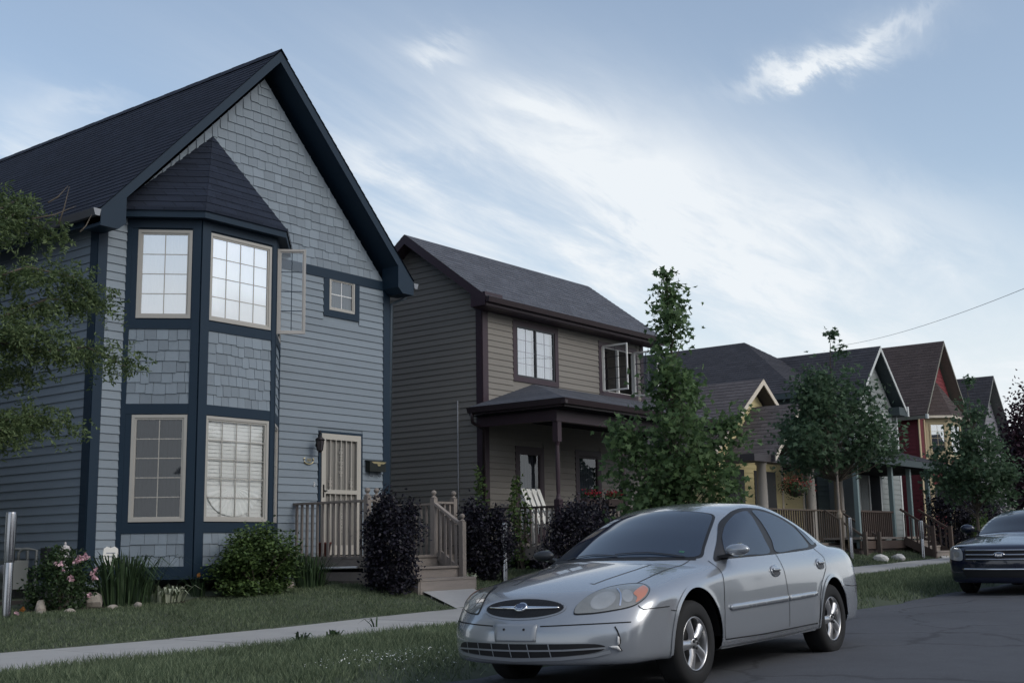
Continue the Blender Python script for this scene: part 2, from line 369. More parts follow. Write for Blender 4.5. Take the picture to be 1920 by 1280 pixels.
def window(house, W, u0, u1, v0, v1, frame_m, glass_m, nx, nz, fw=.05, munt=.014, n0=-.03, n1=.022, curtain=None, munt_m=None, curtain_n=-.09, glass_n=-.006, name='window', slats=0):
    mb = MB()
    for q in ((u0, u0+fw, v0, v1), (u1-fw, u1, v0, v1), (u0+fw, u1-fw, v0, v0+fw), (u0+fw, u1-fw, v1-fw, v1)): W.box(mb, *q, n0, n1)
    i = fw*.55
    for q in ((u0+fw, u0+fw+i, v0+fw, v1-fw), (u1-fw-i, u1-fw, v0+fw, v1-fw), (u0+fw+i, u1-fw-i, v0+fw, v0+fw+i), (u0+fw+i, u1-fw-i, v1-fw-i, v1-fw)): W.box(mb, *q, n0, n1-.012)
    w = mb.build(name, frame_m, house)
    a, b, c, d = u0+fw+i, u1-fw-i, v0+fw+i, v1-fw-i
    g = MB(); us = [a+(b-a)*k/nx for k in range(nx+1)]; vv = [c+(d-c)*k/nz for k in range(nz+1)]
    for u in us[1:-1]: W.box(g, u-munt/2, u+munt/2, c, d, glass_n-.006, glass_n+.006)
    for v in vv[1:-1]: W.box(g, a, b, v-munt/2, v+munt/2, glass_n-.005, glass_n+.005)
    if nx*nz > 1: g.build('muntin_grid', munt_m or frame_m, w)
    for i_ in range(nx):
        for j in range(nz): pane(w, W, us[i_]+(munt/2 if i_ else 0), us[i_+1]-(munt/2 if i_ < nx-1 else 0), vv[j]+(munt/2 if j else 0), vv[j+1]-(munt/2 if j < nz-1 else 0), glass_n, glass_m)
    if curtain is not None:
        cb = MB(); k = 24
        for q in range(slats):
            va, vb = c+(d-c)*q/slats, c+(d-c)*(q+1)/slats; cb.add([W.p(a, va, curtain_n), W.p(b, va, curtain_n), W.p(b, vb, curtain_n-.012), W.p(a, vb, curtain_n-.012)], [(0, 1, 2, 3)])
        for q in range(0 if slats else k):
            x0, x1 = a+(b-a)*q/k, a+(b-a)*(q+1)/k; o1, o2 = .012*math.sin(q*1.9), .012*math.sin((q+1)*1.9)
            cb.add([W.p(x0, c, curtain_n+o1), W.p(x1, c, curtain_n+o2), W.p(x1, d, curtain_n+o2), W.p(x0, d, curtain_n+o1)], [(0, 1, 2, 3)])
        cb.build('curtain', curtain, w)
    return w
def roof_slope(mb, pts_fn, n, step=.006):
    "pts_fn(t) -> the two ends of the line at height fraction t (0 eave, 1 ridge); laid in n overlapping courses"
    for i in range(n):
        a0, a1 = pts_fn(i/n); b0, b1 = pts_fn((i+1)/n)
        a0, a1, b0, b1 = map(Vector, (a0, a1, b0, b1)); nn = (a1-a0).cross(b0-a0).normalized()
        if nn.z < 0: nn = -nn
        mb.add([a0+nn*step*1.6, a1+nn*step*1.6, b1+nn*step*.3, b0+nn*step*.3, a0, a1], [(0, 1, 2, 3), (4, 5, 1, 0)])

# ------------------------------------------------------------------ foliage
def leaf_mesh(name, pos, size, tmpl, up_bias=.3, seed=0, droop=0.0, dirs=None):
    "flat little leaves: tmpl is an outline in (x along, y across), with a crease"
    r_ = np.random.default_rng(seed); n = len(pos); T = np.array(tmpl, float); k = len(T)
    nrm = r_.normal(size=(n, 3)); nrm[:, 2] += up_bias*3; nrm /= np.linalg.norm(nrm, axis=1)[:, None]
    d = r_.normal(size=(n, 3)) if dirs is None else np.asarray(dirs, float)+r_.normal(size=(n, 3))*.25
    d[:, 2] -= droop; d -= nrm*(d*nrm).sum(1)[:, None]; d /= np.linalg.norm(d, axis=1)[:, None]+1e-9
    s = np.cross(nrm, d); sz = (np.asarray(size)*r_.uniform(.7, 1.25, n))[:, None, None]
    fold = r_.uniform(.05, .35, n)[:, None]*np.abs(T[:, 1])[None]
    V = pos[:, None, :]+sz*(d[:, None, :]*T[None, :, 0, None]+s[:, None, :]*T[None, :, 1, None]+nrm[:, None, :]*fold[:, :, None])
    return arrays_mesh(name, V.reshape(-1, 3), np.arange(n*k), np.arange(n)*k, np.full(n, k))
LEAF = [(0, 0), (.35, .28), (.7, .2), (1, 0), (.7, -.2), (.35, -.28)]
SMALL = [(0, 0), (.5, .3), (1, 0), (.5, -.3)]
MAPLE = [(0, 0), (.10, .16), (-.02, .46), (.26, .30), (.42, .62), (.50, .26), (1.0, 0), (.50, -.26), (.42, -.62), (.26, -.30), (-.02, -.46), (.10, -.16)]
def leaves(name, parent, mat_, pos, size, tmpl, **k):
    o_ = np.array(ORG[parent]); me = leaf_mesh(name, np.asarray(pos)-o_, size, tmpl, **k)
    me.materials.append(mat_); o = bpy.data.objects.new(name, me); return link(o, parent, tuple(o_))
def clumped(n, centres, sig, seed):
    r_ = np.random.default_rng(seed); c = np.asarray(centres); i = r_.integers(0, len(c), n)
    return c[i]+r_.normal(size=(n, 3))*np.asarray(sig)[i % len(np.atleast_1d(sig))][:, None] if np.ndim(sig) else c[i]+r_.normal(size=(n, 3))*sig

# ------------------------------------------------------------------ the street and the lie of the land
def g(x):
    x = np.asarray(x, float); t = np.clip(x-8.5, 0, 60)
    return .017*t*np.clip(t/3, 0, 1)**.5
ROAD_E = 6.95
def ground_z(x, y):
    x = np.asarray(x, float); y = np.asarray(y, float)
    S = lambda a, b, q: (lambda t: t*t*(3-2*t))(np.clip((q-a)/(b-a), 0, 1))
    z = g(x)-.09+.15*S(ROAD_E-.25, ROAD_E+.45, y)+.025*S(7.2, 9.8, y)
    z = z+.255*S(11.6, 13.6, y)+.09*S(13.6, 14.6, y)+.10*S(9, 14, x)*S(11.8, 12.6, y)*(1-S(20, 30, x)*.3)
    z = z+.14*(1-S(-4.0, -3.5, y))
    z = z-.05*((y > 9.86) & (y < 11.79))
    return z+.012*np.sin(x*1.7+y*.9)*np.sin(y*2.3-x*.4)*((y > 7.3) & (y < 9.7) | (y > 11.85) & (y < 15))
gx_ = np.unique(np.concatenate([np.linspace(-300, -12, 16), np.arange(-12, 70, .4), np.linspace(70, 600, 30)]))
gy_ = np.unique(np.concatenate([np.linspace(-300, -6, 20), np.arange(-6, 6.4, .8), np.arange(6.4, 15.6, .12), [9.85, 9.87, 11.78, 11.80], np.linspace(15.6, 60, 20), np.linspace(60, 600, 24)]))
GX, GY = np.meshgrid(gx_, gy_, indexing='ij'); GZ = ground_z(GX, GY)
nx_, ny_ = len(gx_), len(gy_); idx = np.arange(nx_*ny_).reshape(nx_, ny_)
q_ = np.stack([idx[:-1, :-1], idx[1:, :-1], idx[1:, 1:], idx[:-1, 1:]], -1).reshape(-1, 4)
gm = arrays_mesh('ground', np.stack([GX, GY, GZ], -1).reshape(-1, 3), q_.ravel(), np.arange(len(q_))*4, np.full(len(q_), 4), True)
M_soil = mat('grass_soil', (.062, .084, .055), .95, 0, .1, .35, 1.2, bump=.6, bscale=25, col2=(.090, .095, .075))
gm.materials.append(M_soil); ground = link(bpy.data.objects.new('ground', gm)); struct(ground)

# asphalt: worn grey, fine aggregate, cracks and tar seams
M_road = mat('asphalt', (.080, .083, .094), .88, 0, .3, .26, .5, bump=.55, bscale=260)
t = M_road.node_tree; b_ = t.nodes['Principled BSDF']; base = b_.inputs['Base Color'].links[0].from_socket
geo_ = [n for n in t.nodes if n.type == 'NEW_GEOMETRY'][0]
vo = t.nodes.new('ShaderNodeTexVoronoi'); vo.feature = 'DISTANCE_TO_EDGE'; vo.inputs['Scale'].default_value = .42
wp = t.nodes.new('ShaderNodeTexNoise'); wp.inputs['Scale'].default_value = 1.6; wp.inputs['Detail'].default_value = 6; t.links.new(geo_.outputs['Position'], wp.inputs['Vector'])
va = t.nodes.new('ShaderNodeVectorMath'); va.operation = 'MULTIPLY_ADD'; t.links.new(wp.outputs['Color'], va.inputs[0]); va.inputs[1].default_value = (.9, .9, 0); t.links.new(geo_.outputs['Position'], va.inputs[2])
t.links.new(va.outputs[0], vo.inputs['Vector'])
cr = t.nodes.new('ShaderNodeMapRange'); cr.inputs[1].default_value = .004; cr.inputs[2].default_value = .016; cr.inputs[3].default_value = .45; cr.inputs[4].default_value = 0; t.links.new(vo.outputs[0], cr.inputs[0])
sp = t.nodes.new('ShaderNodeTexNoise'); sp.inputs['Scale'].default_value = 190; sp.inputs['Detail'].default_value = 2; t.links.new(geo_.outputs['Position'], sp.inputs['Vector'])
sr = t.nodes.new('ShaderNodeMapRange'); sr.inputs[1].default_value = .35; sr.inputs[2].default_value = .7; sr.inputs[3].default_value = .72; sr.inputs[4].default_value = 1.4; t.links.new(sp.outputs[0], sr.inputs[0])
m1 = t.nodes.new('ShaderNodeMix'); m1.data_type = 'RGBA'; m1.blend_type = 'MULTIPLY'; m1.inputs[0].default_value = 1; t.links.new(base, m1.inputs[6]); t.links.new(sr.outputs[0], m1.inputs[7])
m2 = t.nodes.new('ShaderNodeMix'); m2.data_type = 'RGBA'; t.links.new(cr.outputs[0], m2.inputs[0]); t.links.new(m1.outputs[2], m2.inputs[6]); m2.inputs[7].default_value = (.022, .022, .024, 1)
t.links.new(m2.outputs[2], b_.inputs['Base Color'])
rx = np.unique(np.concatenate([np.linspace(-300, -6, 12), np.arange(-6, 60, .25), np.linspace(60, 600, 30)]))
ry = np.concatenate([[-3.75, -3.6], np.linspace(-3.4, 6.4, 12), [6.6, 6.75, 6.85, 6.95]])
RX, RY = np.meshgrid(rx, ry, indexing='ij')
edge = (.10*np.sin(RX*1.3)+.07*np.sin(RX*3.7+1)+.05*np.sin(RX*9.1))
RYe = RY+edge*np.clip((RY-6.5)/.45, 0, 1)
RZ = g(RX)+.004-.018*np.clip(RY-4.8, 0, 3)-.04*np.clip((RY-6.75)/.2, 0, 1)-.03*np.clip((-RY-3.5)/.2, 0, 1)
nr, nc = len(rx), len(ry); idr = np.arange(nr*nc).reshape(nr, nc); qr = np.stack([idr[:-1, :-1], idr[1:, :-1], idr[1:, 1:], idr[:-1, 1:]], -1).reshape(-1, 4)
rm = arrays_mesh('road', np.stack([RX, RYe, RZ], -1).reshape(-1, 3), qr.ravel(), np.arange(len(qr))*4, np.full(len(qr), 4), True)
rm.materials.append(M_road); road = struct(link(bpy.data.objects.new('road', rm)))

# sidewalk of cast slabs
M_conc = mat('concrete', (.36, .355, .35), .9, 0, .25, .10, 1.5, bump=.35, bscale=150, rnd=.07, dirt=.18)
sw_o = bpy.data.objects.new('sidewalk', None); link(sw_o); struct(sw_o)
x = -2.0
while x < 70:
    mb = MB(); w = 1.52; a, b = x+.008, x+w-.008; za, zb_ = float(g(a))+.088, float(g(b))+.088
    j = rng.uniform(-.004, .004)
    mb.add([(a, 9.9, za-.12), (b, 9.9, zb_-.12), (b, 11.75, zb_-.12), (a, 11.75, za-.12),
            (a, 9.9, za+j-.012), (b, 9.9, zb_+j-.012), (b, 11.75, zb_+j-.012), (a, 11.75, za+j-.012),
            (a+.012, 9.912, za+j), (b-.012, 9.912, zb_+j), (b-.012, 11.738, zb_+j), (a+.012, 11.738, za+j)],
           [(0, 1, 5, 4), (1, 2, 6, 5), (2, 3, 7, 6), (3, 0, 4, 7), (4, 5, 9, 8), (5, 6, 10, 9), (6, 7, 11, 10), (7, 4, 8, 11), (8, 9, 10, 11)])
    mb.build('slab', M_conc, sw_o); x += w
# front walk of the blue house, and one for the grey house further on
mb = MB()
for (x0, x1, y0, y1) in ((13.75, 14.95, 11.77, 12.55), (35.2, 36.4, 11.77, 11.9)):
    za = float(g((x0+x1)/2))
    for i in range(3):
        ya, yb = y0+(y1-y0)*i/3, y0+(y1-y0)*(i+1)/3
        z0, z1 = [float(ground_z((x0+x1)/2, yy))+.03 for yy in (ya, yb)]
        mb.add([(x0, ya, z0), (x1, ya, z0), (x1, yb, z1), (x0, yb, z1), (x0, ya, z0-.2), (x1, ya, z0-.2)], [(0, 1, 2, 3), (4, 5, 1, 0)])
struct(mb.build('path', M_conc))
# bare planting bed in front of the blue house
mb = MB(); n = 30
M_bed = mat('bed_soil', (.040, .033, .028), .97, 0, .1, .3, 4, bump=.9, bscale=40)
pts = [(8.1+i*5.2/n, 13.80+.12*math.sin(i*.9)) for i in range(n+1)]
for (xa, ya), (xb, yb) in zip(pts, pts[1:]):
    mb.add([(xa, ya, float(ground_z(xa, ya))+.006), (xb, yb, float(ground_z(xb, yb))+.006), (xb, 15.2, float(ground_z(xb, 15.2))+.03), (xa, 15.2, float(ground_z(xa, 15.2))+.03)], [(0, 1, 2, 3)])
struct(mb.build('planting_bed', M_bed))

# ------------------------------------------------------------------ grass
M_grass = mat('grass_blades', (.096, .136, .076), .8, 0, .2, .42, 1.1, island=.4, col2=(.160, .190, .118), trans=.3)
def grass(name, label, n, x0, x1, y0, y1, h, w, seed, keep=None):
    r_ = np.random.default_rng(seed); x = r_.uniform(x0, x1, n); y = r_.uniform(y0, y1, n)
    if keep is not None: k = keep(x, y, r_); x, y = x[k], y[k]
    n = len(x); z = ground_z(x, y); a = r_.uniform(0, 2*np.pi, n)
    patch = .62+.55*(.5+.5*np.sin(x*1.9+np.sin(y*2.1)*1.3)*np.sin(y*2.6+np.sin(x*1.3)))
    hh = h*r_.uniform(.45, 1.15, n)*patch; ww = w*r_.uniform(.6, 1.2, n)
    lx, ly = r_.normal(size=n)*hh*.55, r_.normal(size=n)*hh*.55
    c, s = np.cos(a)*ww/2, np.sin(a)*ww/2
    V = np.empty((n, 3, 3)); V[:, 0] = np.stack([x-c, y-s, z-.004], 1); V[:, 1] = np.stack([x+c, y+s, z-.004], 1); V[:, 2] = np.stack([x+lx, y+ly, z+hh], 1)
    me = arrays_mesh(name, V.reshape(-1, 3), np.arange(n*3), np.arange(n)*3, np.full(n, 3)); me.materials.append(M_grass)
    return tag(link(bpy.data.objects.new(name, me)), label, 'grass', kind='stuff')
not_walk = lambda x, y, r_: ~((x > 13.7) & (x < 15.0) & (y < 12.6)) & ~((x > 8.2) & (x < 13.2) & (y > 13.80+.1*np.sin(x*6)))
soft = lambda x, y, r_: r_.uniform(size=len(x)) < np.clip((y-6.75+.14*np.sin(x*1.3)+.1*np.sin(x*4.1))/.55, 0, 1)
grass('verge_grass', 'shaggy grass verge between the road and the sidewalk', 105000, 2.5, 17, 6.7, 9.95, .085, .011, 1, soft)
grass('verge_grass', 'weedy grass verge beyond the silver sedan', 60000, 17, 34, 6.7, 9.95, .10, .016, 2, soft)
grass('lawn_grass', 'mown front lawn of the blue house', 105000, 4.5, 18.5, 11.72, 14.6, .055, .011, 3, not_walk)
grass('lawn_grass', 'front lawns further along the street', 55000, 18.5, 44, 11.72, 14.8, .07, .02, 4)

# ================================================================== blue house
M_sid = mat('blue_siding', (.184, .220, .258), .6, 0, .35, .06, 1.2, bump=.12, bscale=90, rnd=.065, stretch=(1, 1, 4), dirt=.12)
M_shg = mat('blue_shingle', (.184, .220, .258), .65, 0, .35, .06, 2.0, bump=.2, bscale=70, rnd=.12, stretch=(4, 4, 1), dirt=.10)
M_navy = mat('navy_trim', (.010, .024, .043), .55, 0, .25, .08, 2, bump=.06, bscale=40)
M_roof1 = roof_mat('charcoal_roof', (.021, .026, .042), 'Y')
M_roof1b = roof_mat('charcoal_roof_bay', (.020, .026, .042), 'X')
M_vinyl = mat('cream_vinyl', (.36, .345, .32), .45, 0, .4, .05, 3)
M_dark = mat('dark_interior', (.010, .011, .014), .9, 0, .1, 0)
M_gl = glass_mat('window_glass', .10)
M_gl_lo = glass_mat('clear_glass', .03, (.92, .94, .96))
M_gl_hi = glass_mat('sky_glass', .62, (.97, .97, .97))
M_blind = mat('white_curtain', (.93, .925, .90), .9, 0, .1, .03, 5)
M_blind_g = mat('grey_blind', (.085, .092, .105), .9, 0, .1, .05, 5)
M_found = mat('foundation', (.17, .165, .16), .95, 0, .2, .15, 2, bump=.6, bscale=30)
M_wood = mat('weathered_wood', (.235, .205, .185), .85, 0, .25, .22, 2.5, stretch=(6, 6, 1), bump=.3, bscale=45, rnd=.12)
M_woodx = mat('weathered_board', (.235, .205, .185), .85, 0, .25, .22, 2.5, stretch=(1, 6, 8), bump=.3, bscale=45, rnd=.12)
M_metal = mat('aluminium', (.22, .23, .25), .5, .6, .5, .05, 3)
X0, X1, YF, YB = 9.63, 15.64, 15.0, 27.0
XC = (X0+X1)/2; TAN = 1.05; ZAP = 8.90
soff = lambda x: ZAP-abs(x-XC)*TAN                    # underside of the roof
H1 = thing('blue_house', 'slate blue gabled two-storey house with a navy-trimmed bay', 'house', (XC, YF, .4))
F = Wall(X0, YF, 0.0); FW = X1-X0
door_o = (13.98-X0, 14.93-X0, .95, 3.02); sw_op = (14.14-X0, 14.78-X0, 5.15, 5.74); bay_o = (10.12-X0, 13.03-X0, .80, 5.95)
mb = MB(); wall_sheet(mb, F, 0, FW, .6, soff(X0), (door_o, sw_op, bay_o))
F.poly(mb, [(0, soff(X0)), (FW, soff(X0)), (XC-X0, ZAP)], 0)
fwall = mb.build('wall', M_sid, H1)
L = Wall(X0, YB, -math.pi/2); LW = YB-YF
mb = MB(); wall_sheet(mb, L, 0, LW, .6, soff(X0)); lwall = mb.build('wall', M_sid, H1)
mb = MB(); wall_sheet(mb, Wall(X1, YF, math.pi/2), 0, LW, .6, soff(X0)); bw = Wall(X1, YB, math.pi); wall_sheet(mb, bw, 0, FW, .6, soff(X0)); bw.poly(mb, [(0, soff(X0)), (FW, soff(X0)), (FW/2, ZAP)], 0)
mb.build('wall', M_sid, H1)
E_ = .124
planks(fwall, F, .13, 10.16-X0, .88, 6.05, E_, M_sid, clip=lambda v: (.13, FW) if v < soff(X0) else (v-soff(X0), FW))
planks(fwall, F, 12.95-X0, 15.49-X0, .88, 5.70, E_, M_sid, ((13.93-X0, 14.98-X0, 0, 3.07), (14.02-X0, 14.88-X0, 5.04, 5.9)))
planks(lwall, L, 6.0, LW-.17, .88, soff(X0), E_, M_sid)
# gable shingles, left out where the bay roof covers them
bayroof = lambda x, z: z < 7.45-abs(x-11.59)*(1.45 if x > 11.59 else 1.02)
def gclip(v):
    hw = (ZAP-v)/TAN; return (XC-hw-X0, XC+hw-X0)
gable = MB(); F.poly(gable, [(.2, 5.9), (FW-.2, 5.9), (XC-X0, ZAP-.1)], -.001); gable = gable.build('gable', M_shg, H1)
bay = None
# bay: three facets
BD = .756
A = Wall(10.10, 15.0, R(-45)); B = Wall(10.856, 14.244, 0.0); C_ = Wall(12.29, 14.244, R(45))
wA = BD*math.sqrt(2); wB = 12.29-10.856
facets = ((A, wA), (B, wB), (C_, wA))
ops = {0: (.16, .94), 1: (.14, 1.34), 2: (.12, .90)}
wz = ((1.49, 3.02), (4.44, 5.77)); panels = ((.86, 1.33), (3.18, 4.28))
mb = MB()
for i, (W, w) in enumerate(facets):
    o = [(ops[i][0]+.03, ops[i][1]-.03, a+.03, b-.03) for a, b in wz]
    wall_sheet(mb, W, 0, w, .68, 5.98, o)
mb.poly([(10.10, 15, .68), (13.046, 15, .68), (12.29, 14.244, .68), (10.856, 14.244, .68)])
bay = mb.build('bay', M_navy, H1)
edgew = {0: (.07, .115), 1: (.155, .075), 2: (.12, .14)}
for i, (W, w) in enumerate(facets):
    mb = MB(); l, r_ = edgew[i]
    for (a, b, c, d) in ((0, l, .68, 5.98), (w-r_, w, .68, 5.98), (l, w-r_, .68, .86), (l, w-r_, 5.80, 5.98)): W.box(mb, a, b, c, d, 0, .028)
    for (zl, zh) in ((1.33, 1.47), (3.03, 3.18), (4.28, 4.42)): W.box(mb, l, w-r_, zl, zh, 0, .024)
    for (za, zb_) in wz:
        W.box(mb, l, ops[i][0], za-.03, zb_+.04, 0, .02); W.box(mb, ops[i][1], w-r_, za-.03, zb_+.04, 0, .02)
    mb.build('trim_board', M_navy, H1)
    st = MB() if i == 2 else None
    for (za, zb_) in panels: shingles(bay, W, l, w-r_, za, zb_, .157, M_shg, wr=(.11, .20), stuff=st)
    if st: o = st.build('small_shingles', M_shg, bay); o['kind'] = 'stuff'
shingles(gable, F, 0, FW, 5.87, ZAP-.1, .160, M_shg, clip=gclip, skip=lambda u, v: bayroof(u+X0, v), wr=(.14, .24))
flush_late()
def bwin(i, k, glass, cur, nx, nz, slats=0):
    W, w = facets[i]; a, b = ops[i]
    return window(H1, W, a, b, wz[k][0], wz[k][1], M_vinyl, glass, nx, nz, .045, .013, curtain=cur, curtain_n=-.035, slats=slats)
bwin(0, 1, M_gl_hi, M_blind, 2, 4); bwin(1, 1, M_gl_hi, M_blind, 4, 4)
bwin(0, 0, M_gl_lo, M_blind_g, 2, 5); w_fan = bwin(1, 0, M_gl_lo, M_blind, 4, 5, slats=24); bwin(2, 0, M_gl, M_blind_g, 2, 5)
# pleated paper fan standing in the lower bay window
mb = MB(); cu, cv, rad = .72, 1.985, .50
for k in range(28):
    a0, a1 = math.pi*(1+k/28), math.pi*(1+(k+1)/28); n0, n1 = (-.012, -.026) if k % 2 else (-.026, -.012)
    mb.add([B.p(cu, cv+.02, -.019), B.p(cu+rad*math.cos(a0), cv+rad*math.sin(a0)*.84, n0), B.p(cu+rad*math.cos(a1), cv+rad*math.sin(a1)*.84, n1)], [(0, 1, 2)])
fan = mb.build('paper_fan', mat('fan_paper', (.93, .925, .90), .9, 0, .1, .02), w_fan)
# open casement sash on the right facet of the bay, swung out square to it
hp = C_.p(.13, 0, .03)
OS = Wall(hp[0], hp[1], R(-45)); M_vin_d = mat('sash_vinyl', (.40, .38, .36), .45, 0, .4, .05, 3)
window(H1, OS, 0.0, .44, 4.42, 5.79, M_vin_d, glass_mat('open_sash_glass', .06, (.85, .88, .9)), 2, 4, .035, .012, n0=-.018, n1=.018, munt_m=M_navy, name='casement_sash')
mb = MB()
for (a, b, c, d) in ((.10, .13, 4.40, 5.80), (.90, .93, 4.40, 5.80), (.13, .90, 4.40, 4.44), (.13, .90, 5.77, 5.80)): C_.box(mb, a, b, c, d, -.04, .032)
mb.build('window_frame', M_vinyl, H1)
mb = MB(); mb.box(10.2, 13.0, 15.25, 15.4, .9, 6.0); mb.box(10.2, 13.0, 14.3, 15.25, 3.35, 3.5) if False else None
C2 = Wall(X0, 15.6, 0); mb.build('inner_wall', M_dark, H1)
# bay roof
def hexp(off, z): 
    k = off*math.tan(R(22.5)); return [(10.10-off*1.41+.0, 15.0, z), (10.856-k, 14.244-off, z), (12.29+k, 14.244-off, z), (13.046+off*1.41, 15.0, z)]
mb = MB(); e0 = hexp(.17, 6.06); ap = (11.59, 15.0, 7.62)
for a, b in zip(e0, e0[1:]):
    roof_slope(mb, lambda t, a=a, b=b: (Vector(a).lerp(Vector(ap), t), Vector(b).lerp(Vector(ap), min(t, .9999))), 12)
mb.build('bay_roof', M_roof1b, H1)
mb = MB(); lo = hexp(.165, 5.93); hi = hexp(.165, 6.055); inn = hexp(.0, 5.93)
for i in range(3):
    mb.add([lo[i], lo[i+1], hi[i+1], hi[i]], [(0, 1, 2, 3)]); mb.add([inn[i], inn[i+1], lo[i+1], lo[i]], [(0, 1, 2, 3)])
mb.build('bay_fascia', M_navy, H1)
mb = MB(); ins = hexp(.19, 6.03); in2 = hexp(.19, 6.075)
for i in range(3): mb.add([ins[i], ins[i+1], in2[i+1], in2[i]], [(0, 1, 2, 3)])
mb.build('drip_edge', M_roof1b, H1)
# trim of the main walls
mb = MB(); F.box(mb, 15.49-X0, FW+.02, .70, soff(X1)+.1, 0, .026); o = mb.build('corner_board', M_navy, H1)
mb = MB(); F.box(mb, -.02, .13, .70, soff(X0)+.1, 0, .026); mb.build('corner_board', M_navy, H1)
mb = MB(); L.box(mb, LW-.17, LW, .70, soff(X0), 0, .026); mb.build('corner_board', M_navy, H1)
mb = MB(); F.box(mb, 13.0-X0, 15.49-X0, 5.705, 5.875, 0, .024); mb.build('belt_board', M_navy, H1)
mb = MB(); F.box(mb, .13, 10.12-X0, .70, .885, 0, .022); F.box(mb, 13.03-X0, 15.49-X0, .70, .885, 0, .022); L.box(mb, 0, LW-.17, .70, .885, 0, .022); mb.build('base_board', M_navy, H1)
mb = MB()
for (a, b, c, d) in ((14.02, 14.15, 5.04, 5.70), (14.77, 14.88, 5.04, 5.70), (14.15, 14.77, 5.04, 5.155)): F.box(mb, a-X0, b-X0, c, d, 0, .024)
mb.build('window_casing', M_navy, H1)
window(H1, F, 14.155-X0, 14.765-X0, 5.16, 5.735, M_vinyl, M_gl, 2, 2, .035, .016, munt_m=mat('white_muntin', (.62, .62, .62), .5), curtain=M_blind_g, curtain_n=-.06)
# foundation
mb = MB(); F.box(mb, .02, FW-.02, -.2, .71, -.3, -.06); L.box(mb, 0, LW-.06, -.2, .71, -.3, -.06); mb.build('foundation', M_found, H1)
# roof
ZR = 9.30; OV = .40; EOV = .25
def roofz(x): return ZR-abs(x-XC)*TAN
xe0, xe1 = X0-EOV, X1+EOV
for sgn, xe in ((-1, xe0), (1, xe1)):
    mb = MB(); roof_slope(mb, lambda t, xe=xe: ((xe+(XC-xe)*t, YF-OV-.02, roofz(xe+(XC-xe)*t)), (xe+(XC-xe)*t, YB+.4, roofz(xe+(XC-xe)*t))), 33)
    mb.build('roof', M_roof1, H1)
    d = .17
    mb = MB(); mb.add([(XC, YF-OV+.02, ZR-.2), (xe, YF-OV+.02, roofz(xe)-.2), (xe, YB+.4, roofz(xe)-.2), (XC, YB+.4, ZR-.2)], [(0, 1, 2, 3)]); mb.build('soffit', M_navy, H1)
    mb = MB()
    for (y0, y1) in ((YF-OV, YF-OV+.03),):
        mb.prism([(XC, y0, ZR-.012), (xe, y0, roofz(xe)-.012), (xe, y0, roofz(xe)-.20), (XC, y0, ZR-.20)], (0, y1-y0, 0))
    mb.box(min(xe, xe-sgn*.02), max(xe, xe-sgn*.02), YF-OV+.03, YB+.4, roofz(xe)-.21, roofz(xe)-.014)
    mb.build('barge_board', M_navy, H1)
    # boxed return at the foot of the rake
    xw = X1 if sgn > 0 else X0; zb_ = roofz(xe)-.26
    pts = [(xe, zb_), (xe, roofz(xe)-.02), (xw-sgn*.16, roofz(xw-sgn*.16)-.18), (xw-sgn*.16, zb_+.10), (xw-sgn*.04, zb_)]
    mb = MB(); mb.prism([(p[0], YF-OV-.006, p[1]) for p in pts], (0, OV+.004, 0)); mb.build('eave_return', M_navy, H1)
    mb = MB(); xg = xe+sgn*.065
    prof = [(xe, roofz(xe)-.03), (xe+sgn*.02, roofz(xe)-.13), (xe+sgn*.09, roofz(xe)-.13), (xe+sgn*.125, roofz(xe)-.03), (xe+sgn*.11, roofz(xe)-.03), (xe+sgn*.08, roofz(xe)-.115), (xe+sgn*.03, roofz(xe)-.115), (xe+sgn*.012, roofz(xe)-.03)]
    mb.prism([(p[0], YF-OV+.0, p[1]) for p in prof], (0, YB-YF+.6, 0)); mb.build('gutter', mat('gutter_%d' % sgn, (.12, .12, .13), .5, .2), H1)
    mb = MB(); mb.prism([(p[0], YF-OV-.012, p[1]) for p in prof[:4]], (0, .011, 0)); mb.build('gutter_cap', M_metal, H1)
mb = MB(); k = 40
for i in range(k):
    y = YF-OV-.02+i*(YB-YF+.8)/k; yb = y+(YB-YF+.8)/k+.01; z = ZR+.012+.004*(i % 2)
    for s in (-1, 1): mb.add([(XC, y, z+.02), (XC, yb, z+.02), (XC+s*.15, yb, z+.02-.15*TAN), (XC+s*.15, y, z+.02-.15*TAN)], [(0, 1, 2, 3)])
mb.build('ridge_cap', M_roof1, H1)
# conductor elbow at the right corner
mb = MB(); mb.tube([(xe1+.06, YF-OV+.25, roofz(xe1)-.13), (xe1+.06, YF-OV+.25, roofz(xe1)-.26), (X1+.06, YF-.02, roofz(xe1)-.40), (X1+.06, YF+.05, 1.0)], .032, 8); mb.build('downspout', mat('dk_spout', (.05, .07, .09), .5), H1, True)
# security storm door
dW = Wall(13.985, YF, 0); dw = .935; z0, z1 = .97, 3.005
mb = MB()
for (a, b, c, d) in ((-.05, 0, .93, 3.05), (dw, dw+.05, .93, 3.05), (0, dw, 3.01, 3.05)): dW.box(mb, a, b, c, d, -.02, .030)
mb.build('door_casing', M_navy, H1)
M_door = mat('beige_steel', (.40, .375, .335), .45, 0, .45, .05, 4)
mb = MB()
for (a, b, c, d) in ((0.005, .10, z0, z1), (dw-.10, dw-.005, z0, z1), (.10, dw-.10, z1-.10, z1), (.10, dw-.10, z0, z0+.16), (.10, dw-.10, 1.99, 2.06)): dW.box(mb, a, b, c, d, .005, .045)
sdoor = mb.build('security_door', M_door, H1)
for i in range(5):
    u = .10+(dw-.2)*(i+1)/6; mb = MB(); dW.box(mb, u-.008, u+.008, z0+.16, 1.99, .015, .033); dW.box(mb, u-.008, u+.008, 2.06, z1-.10, .015, .033); mb.build('bar', M_door, sdoor)
